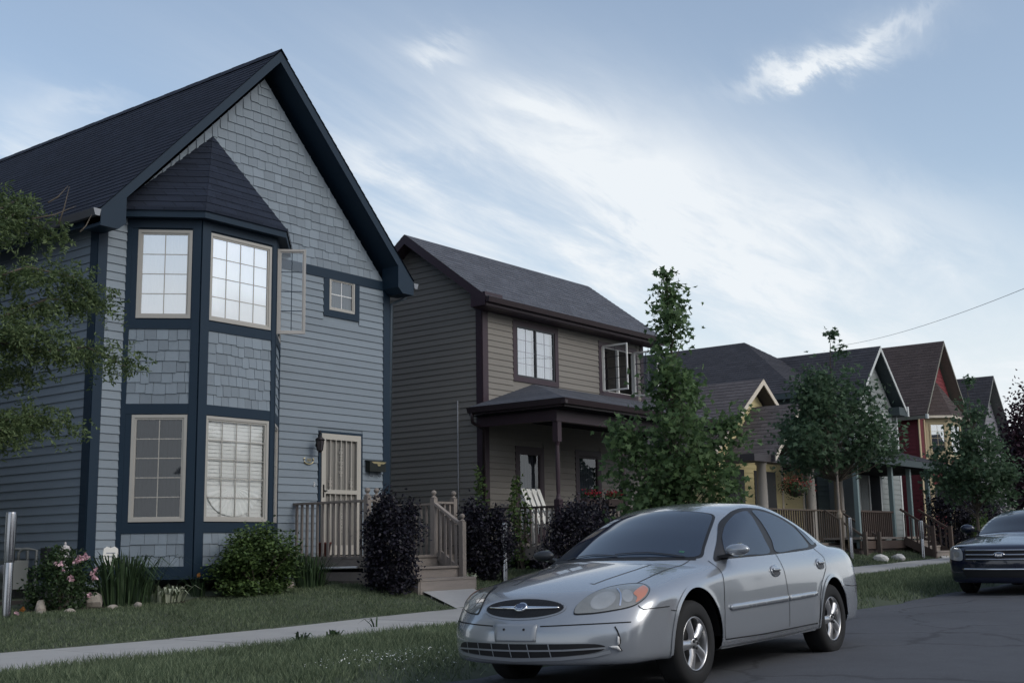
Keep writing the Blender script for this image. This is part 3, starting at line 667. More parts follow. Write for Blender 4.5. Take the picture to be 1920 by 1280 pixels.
def scroll(mb, u, v, s, flip):
    for k in range(2):
        c = [(u+flip*s*(.55+.45*math.cos(a))*(.4+.6*a/5.5), v+(1 if k else -1)*s*(1.0+.9*math.sin(a)*.6-.3*a/5.5)) for a in np.linspace(0.2, 5.5, 14)]
        mb.tube([dW.p(p[0], p[1], .026) for p in c], .0055, 4)
for (u, v, s, n_) in ((dw/2, 2.70, .05, 1), (dw/2, 2.52, .055, 1), (dw/2, 2.36, .045, 1), (.10+(dw-.2)/6, 2.20, .045, 1), (.10+(dw-.2)*5/6, 2.20, .045, 1), (.10+(dw-.2)/6, 2.12, .035, 1), (.10+(dw-.2)*5/6, 2.12, .035, 1), (dw/2, 1.6, .05, 1), (dw/2, 1.42, .05, 1)):
    mb = MB()
    for fl in (-1, 1): scroll(mb, u, v, s, fl)
    mb.build('scrollwork', M_door, sdoor)
mb = MB(); dW.box(mb, .035, .065, 1.93, 2.14, .045, .052); dW.box(mb, .05, .12, 2.03, 2.045, .05, .07); mb.build('door_handle', mat('black_iron', (.02, .02, .022), .4, .6), sdoor)
mb = MB(); dW.box(mb, .02, dw-.02, z0, z1, -.05, -.01); mb.build('door', mat('inner_door', (.20, .19, .175), .6, 0, .3, .1, 3, dirt=.2), H1)
# carriage lamp on a scrolled arm
M_iron = mat('wrought_iron', (.025, .022, .025), .5, .5)
LM = thing('wall_lamp', 'dark carriage lamp on a scrolled arm left of the security door', 'lamp', (13.86, 14.98, 2.85))
lc = Vector((13.80, 14.80, 2.82))
mb = MB(); mb.tube([(13.92, 14.985, 2.84), (13.90, 14.93, 2.95), (13.87, 14.87, 3.03), (13.82, 14.81, 3.02), (13.80, 14.80, 2.97)], .011, 6); mb.tube([(13.92, 14.985, 2.84), (13.88, 14.9, 2.83), (13.85, 14.86, 2.86), (13.86, 14.87, 2.90)], .008, 6); mb.build('arm', M_iron, LM, True)
mb = MB(); mb.lathe([(.0, .13), (.02, .11), (.085, .05), (.075, .04), (.065, .035)], lc, 10); mb.lathe([(.05, -.13), (.055, -.12), (.02, -.16), (0, -.17)], lc, 10); mb.build('cap', M_iron, LM, True)
mb = MB(); mb.lathe([(.068, .04), (.045, -.125)], lc, 6); mb.build('lantern_glass', mat('smoked_glass', (.05, .045, .05), .15, 0, .6, 0), LM)
mb = MB()
for k in range(6):
    a = k*math.pi/3; mb.tube([lc+Vector((.07*math.cos(a), .07*math.sin(a), .04)), lc+Vector((.047*math.cos(a), .047*math.sin(a), -.125))], .006, 4)
mb.build('cage', M_iron, LM)
mb = MB(); mb.lathe([(0, 0), (.05, .0), (.055, .012), (.03, .02), (0, .022)], (13.92, 14.985, 2.80), 12, Matrix.Rotation(R(90), 3, 'X')); mb.build('back_plate', M_iron, LM, True)
# house numbers
M_brass = mat('brass', (.62, .52, .30), .3, .85, .5, .05, 5)
def text_mesh(name, s, size, loc, rot, m_, parent, ext=.004, align='CENTER'):
    cu = bpy.data.curves.new(name, 'FONT'); cu.body = s; cu.size = size; cu.extrude = ext; cu.align_x = align; cu.align_y = 'CENTER'; cu.resolution_u = 3
    tmp = bpy.data.objects.new(name+'_tmp', cu); scene.collection.objects.link(tmp); dg = bpy.context.evaluated_depsgraph_get(); dg.update()
    me = bpy.data.meshes.new_from_object(tmp.evaluated_get(dg)); bpy.data.objects.remove(tmp); me.name = name; me.materials.clear(); me.materials.append(m_)
    o = bpy.data.objects.new(name, me); o_ = ORG[parent] if parent is not None else (0, 0, 0); link(o, parent, o_)
    o.location = (loc[0]-o_[0], loc[1]-o_[1], loc[2]-o_[2]); o.rotation_euler = rot; return o
NP = thing('house_number', 'gilt crescent house number plaque on the blue siding', 'number plate', (13.71, 14.98, 2.50))
mb = MB(); mb.tube([(13.71+.10*math.sin(a), 14.972, 2.525-.055*math.cos(a)) for a in np.linspace(-1.5, 1.5, 15)], [.003+.009*math.cos(a/1.6) for a in np.linspace(-1.5, 1.5, 15)], 6); 
for s in (-1, 1):
    for k in range(3): mb.tube([(13.71+s*.10, 14.97, 2.535), (13.71+s*(.08+.022*k), 14.968, 2.59-.012*k)], [.008, .001], 5)
mb.build('crescent', M_brass, NP, True)
text_mesh('digits', '103', .075, (13.71, 14.966, 2.535), (R(90), 0, 0), M_brass, NP)
n3 = text_mesh('house_numeral', '3', .10, (13.845, 14.976, 2.135), (R(90), 0, 0), mat('pale_numeral', (.6, .6, .6), .5, 0, .4, 0), None)
tag(n3, 'small pale numeral three on the blue siding near the door handle', 'number plate')
# letter box
MBX = thing('letter_box', 'black wall letter box with gilt trim right of the security door', 'mailbox', (15.24, 14.98, 2.5))
mb = MB(); mb.box(15.05, 15.45, 14.87, 14.975, 2.40, 2.57); mb.build('box', mat('black_tin', (.018, .022, .02), .35, .2), MBX)
mb = MB(); mb.prism([(15.035, 14.86, 2.575), (15.035, 14.978, 2.60), (15.035, 14.978, 2.575)], (.43, 0, 0)); mb.build('lid', MATS['black_tin'], MBX)
mb = MB(); mb.prism([(15.09, 14.868, 2.57), (15.46, 14.868, 2.57), (15.40, 14.868, 2.535), (15.15, 14.868, 2.535)], (0, .004, 0)); mb.build('lid_trim', M_brass, MBX)
mb = MB(); mb.prism([(15.23, 14.864, 2.53), (15.32, 14.864, 2.53), (15.30, 14.864, 2.495), (15.25, 14.864, 2.495)], (0, .005, 0)); mb.build('emblem', M_brass, MBX)
for u in (15.13, 15.33):
    mb = MB(); mb.tube([(u, 14.97, 2.40), (u, 14.95, 2.33), (u, 14.90, 2.31), (u, 14.87, 2.335)], .006, 5); mb.build('newspaper_hook', M_metal, MBX, True)

# ------------------------------------------------------------------ wooden porch and steps of the blue house
PX0, PX1, PY0, PZ = 13.40, 15.50, 13.28, .95
PC = thing('porch', 'weathered wooden porch with ball-topped posts and steps at the blue house', 'porch', (14.4, 13.9, .4))
k = 0; y = PY0
while y < YF-.06:
    mb = MB(); mb.box(PX0-.03, PX1+.03, y, min(y+.135, YF-.06), PZ-.035, PZ+rng.uniform(-.002, .002)); mb.build('deck_board', M_woodx, PC); y += .14
for (x0, x1, y0, y1, a, b) in ((PX0-.02, PX0+.02, PY0, YF-.06, PZ-.18, PZ-.037), (PX1-.02, PX1+.02, PY0, YF-.06, PZ-.26, PZ-.037), (PX0+.02, PX1-.02, PY0, PY0+.04, PZ-.26, PZ-.037), (PX0-.025, PX0+.02, PY0, YF-.06, PZ-.38, PZ-.24)):
    mb = MB(); mb.box(x0, x1, y0, y1, a, b); mb.build('rim_joist', M_woodx, PC)
for i in range(13):
    ya = PY0+.02+i*.13; mb = MB(); mb.box(PX0-.01, PX0+.012, ya, ya+.124, float(ground_z(PX0, ya))-.05, PZ-.385); mb.build('skirt_board', M_wood, PC)
mb = MB(); mb.box(PX0-.03, PX0+.08, PY0-.03, PY0+.08, .3, PZ-.38); mb.build('corner_post', M_wood, PC)
for i in range(3):
    xa = PX0+.05+i*.08; mb = MB(); mb.box(xa, xa+.075, PY0+.005, PY0+.03, .3, PZ-.265); mb.build('skirt_board', M_wood, PC)
def newel(parent, x, y, zb, zt, m_, w=.088, nm='post'):
    mb = MB(); mb.box(x-w/2, x+w/2, y-w/2, y+w/2, zb, zt-.13); 
    mb.lathe([(w*.5, 0), (w*.58, .012), (w*.5, .025), (w*.28, .035), (w*.22, .05), (w*.40, .062), (w*.52, .085), (w*.48, .108), (w*.28, .126), (0, .132)], (x, y, zt-.13), 12)
    return mb.build(nm, m_, parent)
for (x, y) in ((PX0+.02, PY0+.03), (15.48, 14.90), (14.97, PY0+.03), (15.47, PY0+.03), (13.62, PY0+.03)): newel(PC, x, y, PZ-.3 if x < 15 else PZ-.25, 2.00, M_wood)
newel(PC, 14.97, 12.70, .42, 1.60, M_wood)
RZ_ = 1.80
def rail(parent, a, b, m_, w=.085, h=.036, nm='rail'):
    mb = MB(); mb.bar(a, b, w, h); return mb.build(nm, m_, parent)
_bal = {}
def balusters(parent, a, b, n, z0, z1, m_, w=.034, dz=0.0):
    if m_.name not in _bal:
        me = bpy.data.meshes.new('baluster'); q = MB(); q.box(-.5, .5, -.5, .5, 0, 1); me.from_pydata(q.v, [], q.f); me.materials.append(m_); _bal[m_.name] = me
    for i in range(n):
        f = (i+.5)/n; x, y = a[0]+(b[0]-a[0])*f, a[1]+(b[1]-a[1])*f
        inst('baluster', _bal[m_.name], parent, (x, y, z0+dz*f), rng.uniform(-.05, .05), (w, w, z1-z0))
rail(PC, (PX0+.02, YF-.03, RZ_), (PX0+.02, PY0+.08, RZ_), M_wood); balusters(PC, (PX0+.01, YF-.03), (PX0+.01, PY0+.10), 13, PZ-.02, RZ_-.01, M_wood)
rail(PC, (15.48, YF-.1, RZ_), (15.47, PY0+.08, RZ_), M_wood); balusters(PC, (15.48, YF-.15), (15.47, PY0+.10), 12, PZ-.02, RZ_-.01, M_wood)
rail(PC, (15.02, PY0+.03, RZ_), (15.43, PY0+.03, RZ_), M_wood); balusters(PC, (15.03, PY0+.03), (15.43, PY0+.03), 3, PZ, RZ_-.01, M_wood)
rail(PC, (PX0+.05, PY0+.03, RZ_), (13.58, PY0+.03, RZ_), M_wood)
rail(PC, (14.97, PY0, RZ_-.02), (14.97, 12.72, 1.42), M_wood, .08, .04)
balusters(PC, (14.97, PY0-.05), (14.97, 12.78), 4, PZ-.04, RZ_-.1, M_wood, .034, -.32)
for xs in (13.66, 15.0):
    mb = MB(); mb.prism([(xs, PY0, PZ-.02), (xs, PY0, PZ-.30), (xs, 12.47, .34), (xs, 12.47, .56), (xs, 12.62, .56)], (.038, 0, 0)); mb.build('stringer', M_woodx, PC)
mb = MB(); mb.bar((14.985, PY0-.03, PZ+.02), (14.985, 12.74, .62), .03, .17); mb.build('stringer', M_woodx, PC)
for i, (yy, zt) in enumerate(((PY0-.02, PZ-.005), (13.00, .775), (12.72, .60))):
    mb = MB(); mb.box(13.69, 15.01, yy-.27 if i else yy-.03, yy+.03, zt-.034, zt); mb.build('tread', M_woodx, PC)
for i, (yy, za, zb_) in enumerate(((PY0-.03, .775, PZ-.04), (13.02-.26, .60, .742), (12.46, .36, .566))):
    mb = MB(); mb.box(13.70, 15.0, yy, yy+.02, za, zb_); mb.build('riser', M_woodx, PC)
mb = MB(); mb.tube([(PX0-.09, 14.35, .77), (PX0-.09, 13.42, .785)], .018, 8)
solo(mb, 'white_pipe', mat('white_pvc', (.7, .7, .7), .4), 'white plastic pipe lying on the porch ledge under the railing', 'pipe', (PX0-.09, 13.9, .77), smooth=True)
mb = MB(); c = (13.72, 14.6, PZ); mb.lathe([(0, 0), (.09, 0), (.12, .20), (.13, .20), (.13, .23), (.11, .23), (.105, .18), (0, .17)], c, 14)
FP = thing('flower_pot', 'dark red pot standing behind the porch railing', 'pot', c); mb.build('pot', mat('red_glaze', (.10, .022, .018), .4), FP, True)
mb = MB(); mb.lathe([(0, .17), (.10, .18)], c, 10); mb.build('soil', M_bed, FP)

# ================================================================== brown house
M_bro = mat('brown_siding', (.190, .176, .158), .65, 0, .35, .06, 1.2, bump=.12, bscale=90, rnd=.05, stretch=(1, 1, 4), dirt=.08)
M_mar = mat('maroon_trim', (.036, .020, .028), .5, 0, .4, .1, 2)
M_roof2 = roof_mat('grey_roof', (.100, .106, .126), 'X')
M_blk = mat('black_frame', (.02, .022, .026), .4, 0, .5, 0)
M_white = mat('white_paint', (.68, .67, .64), .5, 0, .4, .05, 3)
M_dkwood = mat('dark_rail', (.055, .040, .038), .7, 0, .3, .15, 3)
HX0, HX1, HY0, HY1 = 18.36, 24.45, 15.0, 18.6
RY_, RZ2, T2 = 16.8, 7.58, .74
z_eave = lambda y: RZ2-abs(y-RY_)*T2
H2 = thing('brown_house', 'olive brown two-storey house with maroon trim and open casements', 'house', (21.4, 15, .6))
F2 = Wall(HX0, HY0, 0); w1 = (19.47-HX0, 20.79-HX0, 4.53, 5.60); w2 = (22.64-HX0, 24.04-HX0, 4.52, 5.55); d1 = (19.47-HX0, 20.22-HX0, 1.25, 2.98); d2 = (21.60-HX0, 22.38-HX0, 1.08, 3.0)
zt = z_eave(HY0)-.10
mb = MB(); wall_sheet(mb, F2, 0, HX1-HX0, .4, zt, (w1, w2, d1, d2)); f2 = mb.build('wall', M_bro, H2)
L2 = Wall(HX0, HY1, -math.pi/2); dp = HY1-HY0
mb = MB(); wall_sheet(mb, L2, 0, dp, .4, zt); L2.poly(mb, [(0, zt), (dp, zt), (dp/2, RZ2-.1)], 0); l2 = mb.build('wall', M_bro, H2)
mb = MB(); wall_sheet(mb, Wall(HX1, HY0, math.pi/2), 0, dp, .4, zt); Wall(HX1, HY0, math.pi/2).poly(mb, [(0, zt), (dp, zt), (dp/2, RZ2-.1)], 0); wall_sheet(mb, Wall(HX1, HY1, math.pi), 0, HX1-HX0, .4, zt); mb.build('wall', M_bro, H2)
planks(f2, F2, .15, HX1-HX0-.14, .62, zt-.08, .1234, M_bro, [(19.34-HX0, 20.94-HX0, 4.43, 5.75), (22.52-HX0, 24.16-HX0, 4.41, 5.75), (19.36-HX0, 20.33-HX0, .6, 3.09), (21.49-HX0, 22.49-HX0, .6, 3.12)], maxlen=6)
planks(l2, L2, 0, dp-.15, .62, RZ2-.25, .1234, M_bro, clip=lambda v: (0, dp) if v < zt else ((v-zt)/T2, dp-(v-zt)/T2), maxlen=6)
for W, a, b in ((F2, -.02, .15), (L2, dp-.15, dp), (F2, HX1-HX0-.14, HX1-HX0)):
    mb = MB(); W.box(mb, a, b, .6, zt, 0, .026); mb.build('corner_board', M_mar, H2)
mb = MB(); F2.box(mb, .15, HX1-HX0-.14, zt-.10, zt+.02, 0, .024); mb.build('frieze_board', M_mar, H2)
for (a, b, c, d) in ((19.34, 20.94, 4.43, 5.72), (22.52, 24.16, 4.41, 5.66), (19.36, 20.33, 1.14, 3.09), (21.49, 22.49, .98, 3.12)):
    mb = MB(); t_ = .12
    for q in ((a, a+t_, c, d), (b-t_, b, c, d), (a+t_, b-t_, d-t_, d), (a+t_, b-t_, c, c+.11)): F2.box(mb, q[0]-HX0, q[1]-HX0, q[2], q[3], 0, .026)
    mb.build('window_casing', M_mar, H2)
M_gl_mid = glass_mat('half_sky_glass', .42)
M_curt = mat('pale_curtain', (.62, .63, .68), .9, 0, .1, .05, 4)
M_mun2 = mat('grey_muntin', (.30, .31, .36), .6, 0, .3, 0)
window(H2, F2, 19.47-HX0, 20.13-HX0, 4.54, 5.60, M_blk, M_gl_mid, 2, 4, .022, .012, curtain=M_curt, munt_m=M_mun2); window(H2, F2, 20.13-HX0, 20.79-HX0, 4.54, 5.60, M_blk, M_gl_mid, 2, 4, .022, .012, curtain=M_curt, munt_m=M_mun2)
M_dimgl = glass_mat('dim_glass', .03)
M_dimb = mat('dim_blind', (.10, .105, .12), .9, 0, .1, .08, 4)
window(H2, F2, 19.48-HX0, 20.21-HX0, 1.26, 2.97, M_mar, M_dimgl, 1, 2, .03, .05, curtain=M_dimb); window(H2, F2, 21.61-HX0, 22.37-HX0, 1.10, 2.99, M_mar, M_dimgl, 1, 2, .03, .05, curtain=M_dimb)
# open casements of the second upstairs window, swung square to the wall
M_og = glass_mat('open_glass', .05, (.8, .83, .86))
for xs in (22.68, 24.00):
    S = Wall(xs, 14.97, -math.pi/2)
    window(H2, S, 0.0, .66, 4.50, 5.56, M_white, M_og, 2, 4, .024, .014, n0=-.014, n1=.014, munt_m=M_blk, name='casement_sash')
mb = MB()
for (a, b, c, d) in ((22.64, 22.68, 4.49, 5.56), (24.0, 24.04, 4.49, 5.56), (22.68, 24.0, 4.49, 4.53), (22.68, 24.0, 5.53, 5.56), (23.32, 23.36, 4.53, 5.53)): F2.box(mb, a-HX0, b-HX0, c, d, -.05, .02)
mb.build('window_frame', M_white, H2)
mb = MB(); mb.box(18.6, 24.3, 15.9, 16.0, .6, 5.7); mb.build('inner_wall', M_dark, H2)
# roof
rx0, rx1 = 18.0, 24.86; ye0, ye1 = 14.62, 18.98
for ye in (ye0, ye1):
    mb = MB(); roof_slope(mb, lambda t, ye=ye: ((rx0, ye+(RY_-ye)*t, z_eave(ye+(RY_-ye)*t)), (rx1, ye+(RY_-ye)*t, z_eave(ye+(RY_-ye)*t))), 19)
    mb.build('roof', M_roof2, H2)
    mb = MB(); mb.add([(rx0+.01, ye, z_eave(ye)-.16), (rx1-.01, ye, z_eave(ye)-.16), (rx1-.01, RY_, RZ2-.16), (rx0+.01, RY_, RZ2-.16)], [(0, 1, 2, 3)]); mb.build('soffit', M_mar, H2)
    mb = MB(); y2 = ye+(.03 if ye < RY_ else -.03); mb.box(rx0, rx1, min(ye, y2), max(ye, y2), z_eave(ye)-.19, z_eave(ye)-.008); mb.build('fascia', M_mar, H2)
    for xr in (rx0, rx1-.03):
        mb = MB(); mb.prism([(xr-.004, ye, z_eave(ye)-.006), (xr-.004, RY_, RZ2-.006), (xr-.004, RY_, RZ2-.20), (xr-.004, ye, z_eave(ye)-.195)], (.034, 0, 0)); mb.build('barge_board', M_mar, H2)
mb = MB(); mb.box(rx0+.002, HX0+.2, ye0+.005, HY0-.002, zt-.10, z_eave(ye0)-.19); mb.build('eave_return', M_mar, H2)
mb = MB(); mb.box(HX0-.3, HX1+.3, ye0+.03, HY0, z_eave(ye0)-.205, z_eave(ye0)-.19); mb.build('eave_soffit', M_mar, H2)
M_dkgut = mat('dark_gutter', (.035, .024, .028), .4, .2)
mb = MB(); prof = [(ye0, -.03), (ye0-.02, -.13), (ye0-.085, -.13), (ye0-.11, -.03)]; mb.prism([(rx0, p[0], z_eave(ye0)+p[1]) for p in prof], (rx1-rx0, 0, 0)); mb.build('gutter', M_dkgut, H2)
mb = MB(); mb.tube([(HX0-.03, 15.64, 3.98), (HX0-.03, 15.64, .6)], .014, 6); mb.build('conduit', mat('grey_pipe', (.30, .30, .31), .5), H2, True)
mb = MB(); mb.box(HX0+.02, HX1-.02, HY0+.05, HY1, -.1, .62); mb.build('foundation', M_found, H2)

# porch of the brown house
P2 = thing('porch', 'shady covered porch with maroon posts on the brown house', 'porch', (21.2, 13.9, .6))
ex0, ex1, ey, ez = 17.92, 24.5, 12.72, 3.76; hipx, hz = 20.05, 4.42
mb = MB()
roof_slope(mb, lambda t: ((ex0+(hipx-ex0)*t, ey+(15-ey)*t, ez+(hz-ez)*t), (ex1, ey+(15-ey)*t, ez+(hz-ez)*t)), 16, .005)
roof_slope(mb, lambda t: ((ex0+(hipx-ex0)*t, 15.0, ez+(hz-ez)*t), (ex0+(hipx-ex0)*t, ey+(15-ey)*t, ez+(hz-ez)*t)), 16, .005)
mb.build('roof', M_roof2, P2)
mb = MB(); mb.box(ex0+.02, ex1, ey, ey+.03, ez-.16, ez-.005); mb.box(ex0, ex0+.03, ey+.03, 15, ez-.16, ez-.005); mb.build('fascia', M_dkgut, P2)
mb = MB(); mb.prism([(ex0-.1, p[0], ez+p[1]) for p in ((ey, -.02), (ey-.02, -.12), (ey-.08, -.12), (ey-.11, -.02))], (ex1-ex0+.1, 0, 0)); mb.prism([(p[0], ey-.1, ez+p[1]) for p in ((ex0, -.02), (ex0-.02, -.12), (ex0-.08, -.12), (ex0-.11, -.02))], (0, 2.36, 0)); mb.build('gutter', M_dkgut, P2)
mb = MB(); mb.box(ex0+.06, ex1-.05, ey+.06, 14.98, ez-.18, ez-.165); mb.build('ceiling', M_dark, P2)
mb = MB(); mb.box(18.10, 24.3, 13.02, 13.16, ez-.40, ez-.18); mb.box(18.12, 18.26, 13.16, 14.98, ez-.38, ez-.18); mb.build('beam', M_mar, P2)
mb = MB(); mb.tube([(ex0-.05, 14.9, ez-.1), (ex0+.02, 14.93, ez-.3), (HX0-.05, 14.95, ez-.42), (HX0-.05, 14.95, .7)], .035, 8); mb.build('downspout', M_dkgut, P2, True)
DZ2 = 1.06
for x in (18.2, 20.45, 22.5, 24.15):
    mb = MB(); mb.box(x-.062, x+.062, 13.03, 13.15, 2.98, ez-.40); mb.box(x-.062, x+.062, 13.03, 13.15, DZ2, DZ2+.85)
    mb.lathe([(.06, 0), (.045, .05), (.034, .10), (.040, .25), (.043, .55), (.040, .85), (.034, 1.0), (.05, 1.05), (.06, 1.08)], (x, 13.09, DZ2+.85), 12)
    mb.build('post', M_mar, P2)
y = 13.0; 
while y < 14.95: mb = MB(); mb.box(18.12, 24.3, y, y+.135, DZ2-.035, DZ2); mb.build('deck_board', M_woodx, P2); y += .14
mb = MB(); mb.box(18.10, 18.14, 13.0, 14.98, DZ2-.25, DZ2-.037); mb.box(18.14, 24.3, 12.98, 13.02, DZ2-.25, DZ2-.037); mb.build('rim_joist', M_woodx, P2)
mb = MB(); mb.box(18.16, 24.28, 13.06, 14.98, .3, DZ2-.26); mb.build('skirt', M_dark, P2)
rail(P2, (18.2, 14.98, 1.78), (18.2, 13.1, 1.78), M_dkwood, .08, .04); balusters(P2, (18.2, 14.95), (18.2, 13.18), 14, DZ2, 1.77, M_wood, .036)
for a, b in ((18.2, 20.45), (20.45, 22.5)): rail(P2, (a, 13.09, 1.78), (b, 13.09, 1.78), M_dkwood, .08, .04); balusters(P2, (a+.05, 13.09), (b-.05, 13.09), 15, DZ2, 1.77, M_wood, .036)
# white slatted porch chair
CH = thing('porch_chair', 'white slatted wooden chair on the brown house porch', 'chair', (19.15, 13.75, DZ2))
def cb(nm, a, b, w, h, up=(0, 0, 1)): mb = MB(); mb.bar(a, b, w, h, up); mb.build(nm, M_white, CH)
for i in range(4): cb('back_slat', (18.86+.16*i, 14.12, DZ2+.42), (18.84+.17*i, 14.42, DZ2+1.12), .11, .02, (0, 1, .3))
cb('back_rail', (18.80, 14.42, DZ2+1.02), (19.42, 14.42, DZ2+1.02), .03, .14); cb('back_rail', (18.82, 14.20, DZ2+.55), (19.42, 14.20, DZ2+.55), .03, .07)
for i in range(5): cb('seat_slat', (18.82, 13.62+.11*i, DZ2+.42-.012*i), (19.42, 13.62+.11*i, DZ2+.42-.012*i), .09, .02)
for x in (18.83, 19.41):
    cb('leg', (x, 13.60, DZ2), (x, 13.60, DZ2+.64), .06, .05); cb('leg', (x, 14.14, DZ2), (x, 14.2, DZ2+.64), .06, .05); cb('arm', (x, 13.52, DZ2+.655), (x, 14.25, DZ2+.655), .10, .026)
cb('front_rail', (18.83, 13.60, DZ2+.36), (19.41, 13.60, DZ2+.36), .025, .09)
# letter box on the middle post
ML = thing('letter_box', 'black letter box with white stickers on the brown house porch post', 'mailbox', (20.40, 12.95, 2.1))
mb = MB(); mb.box(20.16, 20.36, 12.86, 13.02, 1.92, 2.24); mb.box(20.36, 20.40, 12.98, 13.03, 2.0, 2.2); mb.build('box', MATS['black_tin'], ML)
M_stk = mat('white_sticker', (.75, .75, .75), .6, 0, .2, 0)
for (a, b, c, d) in ((20.24, 20.35, 2.17, 2.22), (20.28, 20.35, 2.05, 2.10), (20.24, 20.35, 1.985, 2.01)): mb = MB(); mb.box(a, b, 12.856, 12.859, c, d); mb.build('sticker', M_stk, ML)

# ================================================================== yellow cottage
M_yel = mat('yellow_siding', (.52, .45, .25), .7, 0, .3, .06, 1.5, stretch=(1, 1, 4), dirt=.06)
M_cream = mat('cream_trim', (.58, .52, .44), .6, 0, .3, .05, 3)
M_roof3 = roof_mat('brown_grey_roof', (.098, .088, .092), 'Y')
M_col = mat('taupe_column', (.24, .22, .20), .6, 0, .3, .08, 3)
H3 = thing('yellow_cottage', 'yellow cottage with two stacked gables and round porch columns', 'house', (30.1, 15, .7))
def gable_roof(H, xc, zr, tan, hw, y0, y1, m_, trim, n=18, th=.14, lip=.14):
    for s in (-1, 1):
        xe = xc+s*hw; ze = zr-hw*tan
        mb = MB(); roof_slope(mb, lambda t, xe=xe, ze=ze: ((xe+(xc-xe)*t, y0, ze+(zr-ze)*t), (xe+(xc-xe)*t, y1, ze+(zr-ze)*t)), n); mb.build('roof', m_, H)
        mb = MB(); mb.add([(xc, y0+.03, zr-th), (xe, y0+.03, ze-th), (xe, y1, ze-th), (xc, y1, zr-th)], [(0, 1, 2, 3)]); mb.build('soffit', trim[1], H)
        mb = MB(); mb.prism([(xc, y0-.004, zr-.008), (xe, y0-.004, ze-.008), (xe, y0-.004, ze-lip), (xc, y0-.004, zr-lip*1.15)], (0, .03, 0)); mb.build('barge_board', trim[0], H)
        mb = MB(); mb.box(min(xe, xe-s*.03), max(xe, xe-s*.03), y0+.03, y1, ze-th-.02, ze-.01); mb.build('fascia', trim[2], H)
M_dkroofedge = mat('dark_edge', (.05, .045, .05), .6)
gable_roof(H3, 30.1, 5.50, .72, 3.1, 14.6, 24.0, M_roof3, (M_cream, M_dkroofedge, M_dkroofedge), 22)
gable_roof(H3, 30.1, 4.74, .85, 1.75, 13.52, 15.6, M_roof3, (M_cream, M_dkroofedge, M_dkroofedge), 14)
F3 = Wall(27.4, 15.0, 0)
mb = MB(); wall_sheet(mb, F3, 0, 5.75, .4, 3.35); F3.poly(mb, [(0, 3.35), (5.4, 3.35), (2.7, 5.32)], 0)
wall_sheet(mb, Wall(27.4, 24, -math.pi/2), 0, 9, .4, 3.35); wall_sheet(mb, Wall(33.15, 15, math.pi/2), 0, 9, .4, 3.35); mb.build('wall', M_yel, H3)
mb = MB(); lap_sheet(mb, F3, 0, 5.75, .8, 5.3, .125, clip=lambda v: (0, 5.75) if v < 3.35 else ((v-3.35)/.73, 5.4-(v-3.35)/.73)); mb.build('lap_boards', M_yel, H3)
for (a, b) in ((4.28, 4.38), (5.66, 5.76)): mb = MB(); F3.box(mb, a, b, .8, 3.3, 0, .03); mb.build('corner_board', M_cream, H3)
for (a, b) in ((.9, 2.0), (2.6, 3.9)): mb = MB(); F3.box(mb, a, b, 1.5, 3.0, .01, .03); mb.build('dark_window', M_blk, H3)
for x in (28.15, 31.08, 33.0):
    mb = MB(); mb.lathe([(.17, 0), (.17, .08), (.135, .10), (.135, 1.2), (.118, 2.0), (.15, 2.03), (.15, 2.10)], (x, 13.85, 1.0), 16); mb.build('column', M_col, H3, True)
mb = MB(); mb.box(27.4, 33.2, 13.65, 14.05, 3.08, 3.26); mb.build('beam', M_dkroofedge, H3)
mb = MB(); mb.box(27.3, 33.2, 13.6, 14.98, .92, 1.02); mb.build('deck', M_woodx, H3)
mb = MB(); mb.box(27.35, 33.15, 13.64, 14.9, .3, .92); mb.build('skirt', M_dkwood, H3)
M_oldw = mat('old_dark_wood', (.105, .085, .072), .85, 0, .25, .2, 3, stretch=(3, 3, 1), rnd=.12)
rail(H3, (28.2, 13.75, 1.9), (33.1, 13.75, 1.9), M_oldw, .07, .04); balusters(H3, (28.2, 13.75), (33.1, 13.75), 34, 1.04, 1.89, M_oldw, .035)
rail(H3, (31.6, 13.70, 1.9), (31.6, 12.6, 1.15), M_oldw, .06, .05); rail(H3, (32.6, 13.70, 1.9), (32.6, 12.6, 1.15), M_oldw, .06, .05)
for x in (31.6, 32.6): mb = MB(); mb.box(x-.05, x+.05, 12.55, 12.65, .5, 1.3); mb.build('newel', M_oldw, H3)
for i in range(3): mb = MB(); mb.box(31.65, 32.55, 12.7+.3*i, 13.0+.3*i, .6, .72+.12*i); mb.build('step', M_woodx, H3)

# ================================================================== grey hipped house with a gabled wing
M_gry = mat('grey_green_siding', (.225, .245, .245), .7, 0, .3, .06, 1.5, stretch=(1, 1, 4))
M_teal = mat('teal_siding', (.10, .135, .14), .7, 0, .3, .08, 1.5, stretch=(1, 1, 4))
M_pale = mat('pale_trim', (.50, .52, .52), .55, 0, .3, .05, 3)
M_tealp = mat('teal_post', (.16, .215, .22), .5, 0, .4, .06, 3)
M_roof4 = roof_mat('slate_roof', (.047, .047, .056), 'Y')
M_soff4 = mat('teal_soffit', (.045, .062, .068), .7)
H4 = thing('grey_house', 'grey house with a dark hipped roof and a pale-trimmed street gable', 'house', (38, 15.5, .8))
ax0, ax1, ay, az = 34.4, 41.6, 15.5, 5.62; pk = (38.0, 19.1, 8.02)
mb = MB()
roof_slope(mb, lambda t: ((ax0+(pk[0]-ax0)*t, 28, az+(pk[2]-az)*t), (ax0+(pk[0]-ax0)*t, ay+(pk[1]-ay)*t, az+(pk[2]-az)*t)), 26)
roof_slope(mb, lambda t: ((ax0+(pk[0]-ax0)*t, ay+(pk[1]-ay)*t, az+(pk[2]-az)*t), (ax1+(pk[0]-ax1)*min(t, .999), ay+(pk[1]-ay)*t, az+(pk[2]-az)*t)), 26)
